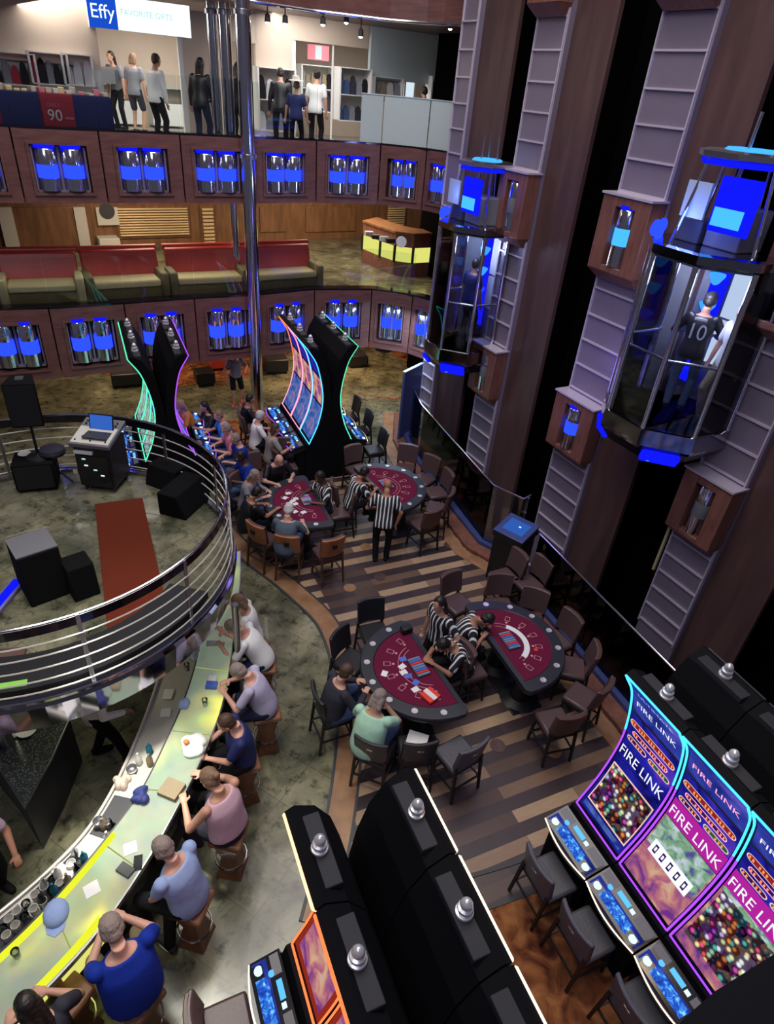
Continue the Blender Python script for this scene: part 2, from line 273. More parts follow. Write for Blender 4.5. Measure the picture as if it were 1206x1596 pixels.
# ------------------------------------------------------------------ mesh helpers
class MB:
    def __init__(s): s.v = []; s.f = []; s.mi = []; s.cur = 0
    def add(s, vs, fs):
        o = len(s.v); s.v += [tuple(v) for v in vs]; s.f += [tuple(i + o for i in f) for f in fs]; s.mi += [s.cur] * len(fs); return s
    def box(s, x0, x1, y0, y1, z0, z1, M=None):
        vs = [Vector((x, y, z)) for z in (z0, z1) for x, y in ((x0, y0), (x1, y0), (x1, y1), (x0, y1))]
        if M: vs = [M @ v for v in vs]
        return s.add(vs, [(3, 2, 1, 0), (4, 5, 6, 7), (0, 1, 5, 4), (1, 2, 6, 5), (2, 3, 7, 6), (3, 0, 4, 7)])
    def loft(s, rings, caps=True, closed=False):
        n = len(rings[0]); vs = [v for r in rings for v in r]; fs = []
        m = len(rings)
        for i in range(m if closed else m - 1):
            for j in range(n):
                a = i * n + j; b = i * n + (j + 1) % n; c = ((i + 1) % m) * n + (j + 1) % n; d = ((i + 1) % m) * n + j
                fs.append((a, b, c, d))
        if caps and not closed: fs += [tuple(range(n - 1, -1, -1)), tuple(range((m - 1) * n, m * n))]
        return s.add(vs, fs)
    def lathe(s, prof, c=(0, 0, 0), n=24, M=None):
        rings = []
        for r, z in prof:
            ring = [Vector((c[0] + max(r, 1e-4) * math.cos(2 * PI * k / n), c[1] + max(r, 1e-4) * math.sin(2 * PI * k / n), c[2] + z)) for k in range(n)]
            if M: ring = [M @ v for v in ring]
            rings.append(ring)
        return s.loft(rings)
    def cyl(s, p0, p1, r, r1=None, n=12):
        p0 = Vector(p0); p1 = Vector(p1); d = (p1 - p0).normalized(); a = d.orthogonal().normalized(); b = d.cross(a); r1 = r if r1 is None else r1
        return s.loft([[p + (a * math.cos(2 * PI * k / n) + b * math.sin(2 * PI * k / n)) * q for k in range(n)] for p, q in ((p0, r), (p1, r1))])
    def capsule(s, p0, p1, r0, r1, n=12, fl=1.0):
        p0 = Vector(p0); p1 = Vector(p1); d = (p1 - p0); L = d.length
        if L < 1e-5: d = Vector((0, 0, 1)); L = 1e-5
        d.normalize(); a = d.orthogonal().normalized(); b = d.cross(a); R = []
        for t in (-0.96, -0.7, -0.35, 0): R.append((p0 + d * r0 * t, r0 * math.sqrt(max(0.02, 1 - t * t))))
        for t in (0.35, 0.7): R.append((p0 + d * L * t, r0 + (r1 - r0) * t))
        for t in (0, 0.35, 0.7, 0.96): R.append((p1 + d * r1 * t, r1 * math.sqrt(max(0.02, 1 - t * t))))
        return s.loft([[p + (a * math.cos(2 * PI * k / n) + b * math.sin(2 * PI * k / n)) * q for k in range(n)] for p, q in R])
    def ell(s, c, rx, ry, rz, M=None, n=14):
        c = Vector(c); rings = []
        for i in range(9):
            t = -PI / 2 + PI * (i + 0.02) / 8.04
            ring = [Vector((rx * math.cos(t) * math.cos(2 * PI * k / n), ry * math.cos(t) * math.sin(2 * PI * k / n), rz * math.sin(t))) for k in range(n)]
            rings.append([(M @ v if M else v) + c for v in ring])
        return s.loft(rings)
    def tube(s, pts, r, n=8, closed=False):
        pts = [Vector(p) for p in pts]; rings = []; m = len(pts); prev = None
        for i, p in enumerate(pts):
            if closed: d = pts[(i + 1) % m] - pts[i - 1]
            else: d = pts[min(i + 1, m - 1)] - pts[max(i - 1, 0)]
            d.normalize()
            a = Vector((0, 0, 1)).cross(d)
            if a.length < 0.15: a = (prev - d * prev.dot(d)) if prev else d.orthogonal()
            a.normalize(); prev = a; b = d.cross(a)
            rings.append([p + (a * math.cos(2 * PI * k / n) + b * math.sin(2 * PI * k / n)) * r for k in range(n)])
        return s.loft(rings, True, closed)
    def prism(s, poly, z0, z1):
        n = len(poly); vs = [Vector((p[0], p[1], z0)) for p in poly] + [Vector((p[0], p[1], z1)) for p in poly]
        ar = sum(poly[i][0] * poly[(i + 1) % n][1] - poly[(i + 1) % n][0] * poly[i][1] for i in range(n))
        if ar < 0: vs = vs[:n][::-1] + vs[n:][::-1]
        fs = [tuple(range(n - 1, -1, -1)), tuple(range(n, 2 * n))] + [(i, (i + 1) % n, n + (i + 1) % n, n + i) for i in range(n)]
        return s.add(vs, fs)
    def strip(s, outer, inner, z0, z1):     # band between two equally long polylines
        m = len(outer); rings = [[Vector((*outer[i][:2], z0)), Vector((*inner[i][:2], z0)), Vector((*inner[i][:2], z1)), Vector((*outer[i][:2], z1))] for i in range(m)]
        return s.loft(rings)
    def wall(s, A, B, z0, z1, t):            # vertical slab from A to B, thickness t to the left of A->B
        A = Vector(A[:2]); B = Vector(B[:2]); d = (B - A).normalized(); nrm = Vector((-d.y, d.x)) * t
        return s.prism([A, B, B + nrm, A + nrm], z0, z1)
    def build(s, name, m, parent=None, smooth=False, bevel=0.0, loc=None, rotz=0.0, mods=None):
        me = bpy.data.meshes.new(name); me.from_pydata(s.v, [], s.f); me.update()
        ms = m if isinstance(m, (list, tuple)) else [m]
        for q in ms: me.materials.append(MATS[q] if isinstance(q, str) else q)
        if len(ms) > 1: me.polygons.foreach_set('material_index', s.mi)
        bm = bmesh.new(); bm.from_mesh(me); bmesh.ops.recalc_face_normals(bm, faces=bm.faces); bm.to_mesh(me); bm.free()
        o = bpy.data.objects.new(name, me); COL.objects.link(o)
        if parent: o.parent = parent
        if loc: o.location = loc
        o.rotation_euler.z = rotz
        if bevel:
            b = o.modifiers.new('bevel', 'BEVEL'); b.width = bevel; b.segments = 2; b.limit_method = 'ANGLE'; b.angle_limit = 0.7
            smooth = True
        if smooth:
            me.polygons.foreach_set('use_smooth', [True] * len(me.polygons))
            try: me.set_sharp_from_angle(angle=0.7)
            except Exception: pass
        if mods == 'remesh': pass
        return o
def tag(o, label, cat, group=None):
    o['label'] = label; o['category'] = cat
    if group: o['group'] = group
    return o
def struct(o): o['kind'] = 'structure'; return o
def thing(name, label, cat, loc=(0, 0, 0), rotz=0.0, group=None):
    o = bpy.data.objects.new(name, None); COL.objects.link(o); o.location = loc; o.rotation_euler.z = rotz; o.empty_display_size = 0.1
    return tag(o, label, cat, group)
def dup(root, loc, rotz, label, group=None):
    r = root.copy(); COL.objects.link(r); r.location = loc; r.rotation_euler.z = rotz; r['label'] = label
    if group: r['group'] = group
    for ch in list(root.children):
        c = ch.copy(); COL.objects.link(c); c.parent = r
        for g in list(ch.children):
            d = g.copy(); COL.objects.link(d); d.parent = c
    return r
def text_mesh(txt, size=1.0, ext=0.0):
    cu = bpy.data.curves.new('txt', 'FONT'); cu.body = txt; cu.size = size; cu.align_x = 'CENTER'; cu.align_y = 'CENTER'; cu.extrude = ext; cu.resolution_u = 3
    o = bpy.data.objects.new('txt', cu); COL.objects.link(o); dg = bpy.context.evaluated_depsgraph_get(); me = bpy.data.meshes.new_from_object(o.evaluated_get(dg))
    vs = [v.co.copy() for v in me.vertices]; fs = [tuple(p.vertices) for p in me.polygons]
    bpy.data.objects.remove(o); bpy.data.curves.remove(cu); bpy.data.meshes.remove(me); return vs, fs
def arcpts(cx, cy, r, a0, a1, n): return [(cx + r * math.cos(a0 + (a1 - a0) * i / n), cy + r * math.sin(a0 + (a1 - a0) * i / n)) for i in range(n + 1)]
def smoothline(pts, k=6):                   # Catmull-Rom through 2-D points
    P = [Vector(p) for p in pts]; P = [2 * P[0] - P[1]] + P + [2 * P[-1] - P[-2]]; out = []
    for i in range(1, len(P) - 2):
        for j in range(k):
            t = j / k; a, b, c, d = P[i - 1:i + 3]
            out.append(0.5 * ((2 * b) + (-a + c) * t + (2 * a - 5 * b + 4 * c - d) * t * t + (-a + 3 * b - 3 * c + d) * t ** 3))
    out.append(P[-2]); return out
def offset(line, d):                         # to the left of travel by d
    out = []
    for i in range(len(line)):
        t = (Vector(line[min(i + 1, len(line) - 1)]) - Vector(line[max(i - 1, 0)])).normalized(); out.append(Vector(line[i]) + Vector((-t.y, t.x)) * d)
    return out

# ================================================================== THE SETTING
RAIL_A = [(0.30, 16.2), (0.33, 14.6), (0.55, 13.7), (1.30, 11.75), (1.92, 10.35), (2.45, 9.95)]
RAIL_B = [(2.62, 9.05), (3.30, 7.60), (4.20, 5.70), (5.2, 3.6), (6.6, 0.6), (6.6, -3)]
floor_poly = [(-15, -3), (-15, 25), (1.2, 25), (1.2, 18.0)] + RAIL_A + RAIL_B
struct(MB().prism(floor_poly, -0.35, 0.0).build('floor', 'marble'))
INNER = smoothline([(-3.2, 10.4), (-2.4, 9.5), (-1.75, 8.95), (-1.26, 8.5), (-0.72, 7.9), (-0.38, 7.14), (-0.15, 6.27), (-0.07, 5.4), (-0.08, 4.3), (-0.2, 3.2)])
OUTER = offset(INNER, -0.30)
UPPER = [(-0.2, 3.2), (1.1, 3.75), (2.0, 4.1), (3.0, 4.6), (3.95, 5.35)]
rin = [(3.95, 5.35), (3.1, 7.45), (2.42, 8.95), (2.3, 9.7), (1.8, 10.2), (1.15, 11.7), (0.4, 13.1)]
struct(MB().prism([tuple(p) for p in INNER] + UPPER[1:] + rin[1:] + [(-0.8, 13.35), (-2.3, 12.6), (-3.0, 11.6)], 0.0, 0.012).build('floor', 'plank_floor'))
struct(MB().strip(OUTER, INNER, 0.0, 0.018).build('trim_1', 'border_wood'))
struct(MB().strip(offset(INNER, -0.34), offset(INNER, -0.30), 0.0, 0.022).strip(offset(INNER, 0.0), offset(INNER, 0.035), 0.0, 0.022).build('trim_2', 'dark_grey'))
lo = smoothline([(-0.2, 3.2), (1.1, 3.75), (2.0, 4.1), (3.0, 4.6), (3.95, 5.35)], 5)
struct(MB().strip(lo, offset(lo, 0.05), 0.0, 0.022).build('trim_3', 'dark_grey'))
lo2 = smoothline([(0.9, 3.3), (1.6, 3.55), (2.2, 3.8), (3.2, 4.2)], 5)
struct(MB().prism([(-0.2, 3.2)] + [tuple(p) for p in lo[1:]] + [(4.3, 4.9), (4.0, 4.4)] + [tuple(p) for p in lo2[::-1]] + [(0.5, 3.0)], 0.0, 0.010).build('floor', 'plank_floor'))
struct(MB().strip(lo2, offset(lo2, 0.05), 0.0, 0.022).build('trim_4', 'dark_grey'))
struct(MB().prism([(0.4, 2.6)] + [tuple(p) for p in lo2] + [(5.6, 1.2), (5.2, -2.5), (0.0, -2.5)], 0.0, 0.011).build('floor', 'orange_carpet'))
struct(MB().prism([(-3.4, 10.9), (-3.0, 11.6), (-2.3, 12.6), (-3.4, 15.3), (-4.6, 14.7)], 0.0, 0.011).build('floor', 'orange_carpet'))
struct(MB().prism([(-1.4, 17.3), (0.7, 17.2), (0.9, 19.5), (-0.8, 21.5), (-3.5, 20.5), (-4.6, 17.6), (-6.6, 16.4), (-9, 17.2), (-9, 20), (-4, 23.5), (1.1, 23.5), (1.1, 17.0)], 0.0, 0.012).build('floor', 'orange_carpet'))
# round wood inlays in the planks
for i, (px, py) in enumerate([(655, 850), (570, 853), (592, 900), (545, 917), (775, 1163), (862, 1172), (700, 850)]):
    p = at(px, py, 0); struct(MB().lathe([(0, 0), (0.11, 0), (0.11, 0.017), (0, 0.017)], (p.x, p.y, 0), 20).build('trim_%d' % (5 + i), 'pillar_wood' if i % 2 == 0 else 'border_wood'))
# brown kerb and dark channel along the glass balustrade
for k, L in enumerate((RAIL_A, RAIL_B)):
    Ls = [Vector(p) for p in L]
    struct(MB().strip(offset(Ls, -0.34), offset(Ls, 0.0), 0.0, 0.09).build('trim_%d' % (13 + k), 'box_wood'))
    struct(MB().strip(offset(Ls, -0.07), offset(Ls, 0.12), 0.0, 0.17).build('trim_%d' % (15 + k), 'blue_side'))
    struct(MB().strip(offset(Ls, -0.62), offset(Ls, -0.36), 0.0, 0.02).build('trim_%d' % (17 + k), 'border_wood'))

def glass_rail(name, label, base_pts, z0, z1, gm='rail_glass', rail='chrome', rr=0.014):
    t = thing(name, label, 'glass railing', (base_pts[0][0], base_pts[0][1], z0)); o = Vector((base_pts[0][0], base_pts[0][1], z0))
    for a, b in zip(base_pts, base_pts[1:]):
        A = Vector(a) - o.xy; B = Vector(b) - o.xy; d = (B - A).normalized() * 0.012
        MB().wall(A + d, B - d, 0.0, z1 - z0, 0.014).build('glass_pane', gm, t)
    if rail: MB().tube([(p[0] - o.x, p[1] - o.y, z1 - z0 + rr) for p in base_pts], rr, 8).build('handrail', rail, t, smooth=True)
    return t
ra = [tuple(offset([Vector(p) for p in RAIL_A], 0.03)[i]) for i in range(1, 6)]
ra = [ra[0], ra[1], ra[3], ra[4], (2.62, 10.15)]
glass_rail('glass_balustrade', 'dark glass balustrade between the far blackjack tables and the lift shafts', ra, 0.17, 1.42)
rb = [tuple(p) for p in offset([Vector(p) for p in RAIL_B], 0.03)][:4]
glass_rail('glass_balustrade', 'glass balustrade behind the near right blackjack table, thin silver rail on top', rb, 0.17, 1.30)

# ---- elevator wall
P3 = Vector((3.09, 11.15)); D = Vector((0.504, -0.8636)).normalized(); NB = Vector((-D.y, D.x))   # NB points away from the atrium
def W2(s, off=0.0): return P3 + D * s + NB * off
def slab(mb, s0, s1, z0, z1, o0, o1):
    mb.prism([W2(s0, o0), W2(s1, o0), W2(s1, o1), W2(s0, o1)], z0, z1); return mb
cols = [(-5.08, -4.50, -3.42), (-2.76, -1.95, -1.00), (-0.04, 0.94, 1.82), (2.92, 3.74, 4.62), (5.75, 6.7, 7.9)]
ZB, ZT = -5.0, 13.5
for i, (g0, g1, b1) in enumerate(cols):
    struct(slab(MB(), g1, b1, ZB, ZT, 0.16, 0.24).build('wall_right', 'pillar_wood'))
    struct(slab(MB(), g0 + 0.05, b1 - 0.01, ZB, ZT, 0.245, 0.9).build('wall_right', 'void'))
    struct(slab(MB(), g0 + 0.03, g1, ZB, ZT, 0.06, 0.24).build('wall_right', 'panel_grey'))
    led = MB()
    for base in (-3.1, 0.05, 3.2, 6.42, 9.6):
        for k in range(6):
            z = base + k * 0.44 if base != 0.05 else base + k * 0.36
            slab(led, g0 + 0.03, g1 - 0.02, z, z + 0.028, 0.02, 0.07)
    for a in (g0 + 0.02, g1 - 0.04):
        slab(led, a, a + 0.025, 0.0, ZT, 0.025, 0.07)
    struct(led.build('trim_%d' % (20 + i), 'panel_ledge'))
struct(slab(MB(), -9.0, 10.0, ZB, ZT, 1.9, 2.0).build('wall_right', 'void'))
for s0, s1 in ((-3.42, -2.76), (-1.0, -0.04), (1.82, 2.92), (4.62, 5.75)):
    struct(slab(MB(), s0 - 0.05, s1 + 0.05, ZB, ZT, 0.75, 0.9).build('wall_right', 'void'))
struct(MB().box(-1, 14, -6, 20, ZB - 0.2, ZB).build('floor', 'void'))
# guide rail with pale metal edge left of the fourth pillar
struct(slab(MB(), 2.80, 2.84, 1.0, 2.75, 0.10, 0.14).build('trim_30', 'sofa_cream'))
ordn = ['farthest', 'second', 'third', 'fourth', 'nearest']
def lamp_cylinder(t, x, y, z0, h, r, gl, band=(0.38, 0.68), cap=True):
    MB().lathe([(r, 0), (r, h * band[0])], (x, y, z0), 18).build('chrome_tube', 'chrome', t, smooth=True)
    MB().lathe([(r, h * band[1]), (r, h * 0.97), (r * 0.9, h)], (x, y, z0), 18).build('chrome_tube', 'chrome', t, smooth=True)
    MB().lathe([(r * 0.97, h * band[0]), (r * 1.0, h * (band[0] + 0.02)), (r, h * (band[1] - 0.02)), (r * 0.97, h * band[1])], (x, y, z0), 18).build('glass_band', gl, t, smooth=True)
    if cap: MB().lathe([(0.02, h), (r * 0.98, h), (r * 0.98, h * 1.06), (0.02, h * 1.06)], (x, y, z0), 18).build('lamp_cap', 'blue_deep' if gl != 'mid_grey' else 'chrome', t, smooth=True)
def wood_lamp_box(s0, s1, z0, z1, gl, label):
    c = W2((s0 + s1) / 2); ang = math.atan2(D.y, D.x)
    t = thing('lamp_box', label, 'wall light', (c.x, c.y, z0), ang); w = (s1 - s0) / 2; h = z1 - z0; ow, a, b = w * 0.42, h * 0.20, h * 0.86
    f = MB()
    f.box(-w, -ow, -0.22, 0.1, 0.16, h - 0.03).box(ow, w, -0.22, 0.1, 0.16, h - 0.03).box(-ow, ow, -0.22, 0.1, b, h - 0.03).box(-ow, ow, -0.22, 0.1, 0.16, a)
    f.build('frame', 'box_wood', t, bevel=0.012)
    MB().loft([[Vector((-w * 1.0, -0.22, 0.16)), Vector((w, -0.22, 0.16)), Vector((w, 0.1, 0.16)), Vector((-w, 0.1, 0.16))], [Vector((-w * 0.86, -0.02, 0)), Vector((w * 0.86, -0.02, 0)), Vector((w * .86, 0.1, 0)), Vector((-w * .86, 0.1, 0))]]).build('sloped_base', 'panel_ledge' if gl == 'blue_glow' and z0 > 4 else 'box_wood', t)
    MB().box(-w - 0.02, w + 0.02, -0.25, 0.1, h - 0.03, h).build('top_ledge', 'panel_ledge', t)
    MB().box(-ow, ow, 0.02, 0.06, a, b).build('backing', 'black', t)
    lamp_cylinder(t, 0, -0.09, a + 0.01, b - a - 0.02, ow * 0.78, gl, cap=gl != 'mid_grey')
    return t
for (i, gA, gB) in ((1, 'mid_grey', 'mid_grey'), (2, 'cyan_glow', 'blue_glow'), (3, 'mid_grey', 'mid_grey')):
    g0, g1, _ = cols[i]
    wood_lamp_box(g0, g1, 5.15, 6.42, gA, {1: 'unlit wooden lamp box on the pillar right of the small far lift, upper row', 2: 'wooden lamp box with pale blue lit cylinder, directly left of the large glass lift', 3: 'wooden lamp box on the pillar at the right picture edge beside the large lift'}[i])
    wood_lamp_box(g0, g1, 1.95, 3.17, gB, {1: 'unlit wooden lamp box below and right of the small far glass lift', 2: 'wooden lamp box with bright blue cylinder, below left of the large glass lift', 3: 'reddish wooden lamp box with an unlit grey cylinder under the large lift, lower right'}[i])
    wood_lamp_box(g0, g1, 8.62, 9.9, 'mid_grey', {1: 'wooden lamp box cut by the top edge of the picture on the second grey pillar', 2: 'wooden lamp box cut by the top edge on the third, widest grey pillar', 3: 'wooden lamp box above the large lift outside the top right corner'}[i])

# ---- curved balconies
FASC = [(-12.4, 9.6), (-10.5, 11.0), (-9.3, 11.9), (-8.2, 12.6), (-7.3, 13.0), (-6.1, 13.75), (-4.8, 14.6), (-3.55, 15.3), (-2.4, 16.2), (-0.9, 16.75), (0.1, 16.6), (0.55, 16.25)]
FV = [Vector(p) for p in FASC]
acc = [0.0]
for a, b in zip(FV, FV[1:]): acc.append(acc[-1] + (b - a).length)
S0 = acc[1]                                    # arc length is counted from the second vertex
def fpt(s):
    s += S0
    for i in range(len(FV) - 1):
        if s <= acc[i + 1] or i == len(FV) - 2:
            t = (s - acc[i]) / (acc[i + 1] - acc[i]); d = (FV[i + 1] - FV[i]).normalized(); return FV[i].lerp(FV[i + 1], t), d
seams = [-2.3, -0.75, 0.75, 2.27, 3.72, 5.20, 6.73, 8.20, 9.75, 11.24, 12.32, 13.2]
panelc = [2.98, 4.45, 5.95, 7.45, 9.0, 10.5, 11.8, 12.74]
def balcony(z0, z1, floor_z, side, names, lampz):
    # recessed wooden panels between the seams, each framed round an opening
    for k, (a, b) in enumerate(zip(seams, seams[1:])):
        A, _ = fpt(a + 0.015); B, _ = fpt(b - 0.015); d = (B - A).normalized(); L = (B - A).length
        ang = math.atan2(d.y, d.x); ow = min(0.49, L * 0.34); c = L / 2; h = z1 - z0; oa, ob = h * 0.15, h * 0.80
        m = MB(); m.box(0, c - ow, 0, 0.16, 0, h).box(c + ow, L, 0, 0.16, 0, h).box(c - ow, c + ow, 0, 0.16, 0, oa).box(c - ow, c + ow, 0, 0.16, ob, h)
        # bevelled inner frame
        e = 0.05
        for (x0, x1, q0, q1) in ((c - ow - e, c - ow, oa - e, ob + e), (c + ow, c + ow + e, oa - e, ob + e), (c - ow, c + ow, oa - e, oa), (c - ow, c + ow, ob, ob + e)): m.box(x0, x1, -0.03, 0.02, q0, q1)
        m.box(c - ow, c + ow, 0.26, 0.30, oa, ob)
        struct(m.build('wall_%s' % side, 'fascia_wood', loc=(A.x, A.y, z0), rotz=ang))
    lf = [fpt(seams[0] + (seams[-1] - seams[0]) * i / 40)[0] for i in range(41)]
    struct(MB().strip(lf, offset(lf, 0.3), z1, z1 + 0.04).build('trim_%d' % (31 + int(z0)), 'dark_band'))
    struct(MB().strip(offset(lf, 0.302), offset(lf, 0.36), z0 + 0.05, z1).build('wall_%s' % side, 'pillar_wood'))
    for k, sc in enumerate(panelc):
        p, d = fpt(sc); ang = math.atan2(d.y, d.x); t = thing('blue_wall_light', names[k], 'wall light', (p.x, p.y, lampz[0]), ang, 'paired blue cylinder lights on the balcony fronts')
        h = lampz[1] - lampz[0]; ow = 0.47 if k < 6 else 0.3
        wd = ow * 2
        MB().box(-ow, ow, 0.20, 0.235, 0, h).build('backing', 'panel_grey' if z0 > 4 else 'black_gloss', t)
        MB().box(-0.02, 0.02, 0.12, 0.2, 0, h).box(-ow, -ow + 0.03, 0.03, 0.2, 0, h).box(ow - 0.03, ow, 0.03, 0.2, 0, h).box(-ow, ow, 0.03, 0.2, 0, 0.03).build('divider', 'panel_grey', t)
        for x in (-ow * 0.48, ow * 0.48): lamp_cylinder(t, x, 0.10, 0.03, h * 0.93, ow * 0.39, 'blue_glow', band=(0.30, 0.62))
row = ['leftmost, cut by the picture edge', 'second from the left', 'third from the left', 'fourth from the left', 'fifth, right of the chrome column', 'sixth, under the pale wall', 'seventh, where the balcony bends', 'last one beside the far lift']
balcony(5.12, 6.36, 6.0, 'middle', ['pair of blue lit cylinders in the upper balcony front, ' + r for r in row], (5.31, 6.08))
balcony(1.62, 3.12, 3.0, 'lower', ['pair of blue lit cylinders in the lower balcony front, ' + r.replace('under the pale wall', 'right of slot bank') for r in row], (1.90, 2.86))
# top balcony, seen only as its lower edge
lf = [fpt(-2.3 + 15.5 * i / 40)[0] for i in range(41)]
struct(MB().strip(lf, offset(lf, 0.3), 8.60, 9.9).build('wall_top', 'fascia_wood'))
struct(MB().tube([(p.x, p.y, 8.63) for p in offset(lf, -0.04)], 0.03, 8).build('trim_40', 'chrome', smooth=True))
# slabs (floor on top, ceiling below)
back = offset(lf, 9.0)
for z, fm, cm in ((3.0, 'marble', 'lounge_wood'), (6.0, 'shop_floor', 'lounge_wood'), (8.95, 'cream', 'pillar_wood')):
    pl = [tuple(p) for p in offset(lf, 0.25)] + [(0.75, 17.5), (1.5, 19.5), (1.5, 26.5), (-3, 26.5), (-16, 19.5), (-17, 12)]
    struct(MB().prism(pl, z - 0.1, z).build('floor', fm))
    struct(MB().prism(pl, z - 0.28, z - 0.105).build('ceiling', cm))
# back walls of the three decks
struct(MB().wall((-15, 15.3), (2.5, 26.8), 3.0, 5.7, 0.2).build('wall_back', 'lounge_wood'))
struct(MB().wall((0.75, 17.1), (1.9, 22), 3.0, 8.6, -0.2).build('wall_back', 'lounge_wood'))
struct(MB().wall((-15, 16.0), (2.5, 26.0), 0.0, 2.7, 0.2).build('wall_back', 'lounge_wood'))
# tall chrome columns in front of the balconies
def column(px, py, off, r, label, zt=9.5, z0=0.0):
    p = at_line(px, py, FASC[5], FASC[8]); d = Vector((p.x, p.y)).normalized() * off; x, y = p.x - d.x, p.y - d.y
    t = thing('chrome_column', label, 'column', (x, y, z0))
    MB().lathe([(r, 0), (r, zt - z0)], (0, 0, 0), 24).build('shaft', 'chrome', t, smooth=True)
    for z in (0.0, 6.0 - z0, 8.4 - z0):
        if 0 <= z: MB().lathe([(r + 0.03, z), (r + 0.03, z + 0.08), (r, z + 0.09)], (0, 0, 0), 24).build('collar', 'brushed', t, smooth=True)
column(381, 100, 0.22, 0.15, 'thick polished chrome column running past all decks, left of the centre slot bank')
column(353, 100, -0.5, 0.12, 'slimmer chrome column just left of the thick one, upper deck', 8.6, 6.0)
column(334, 100, -0.7, 0.10, 'thin chrome post, leftmost of the columns by the shop', 8.6, 6.0)
column(365, 340, -1.2, 0.09, 'chrome column standing behind the red sofa', 5.7, 3.0)
# glass rails of the two decks
for (za, zb, gm, lab) in ((6.4, 7.35, 'clear_glass', 'upper deck'), (3.16, 4.1, 'clear_glass', 'lounge deck')):
    pts = [tuple(fpt(s)[0] + Vector((0, 0.1))) for s in (seams[:9] if za > 5 else seams[:11])]
    glass_rail('glass_railing', 'frameless clear glass railing along the edge of the %s' % lab, pts, za, zb, gm, None)
fr = [tuple(fpt(s)[0] + Vector((0, 0.1))) for s in (10.72, 11.24, 12.3, 12.95)]
glass_rail('frosted_railing', 'frosted pale glass railing below the white wall, upper deck right', fr, 6.4, 7.3, 'frosted', 'pale_blue')

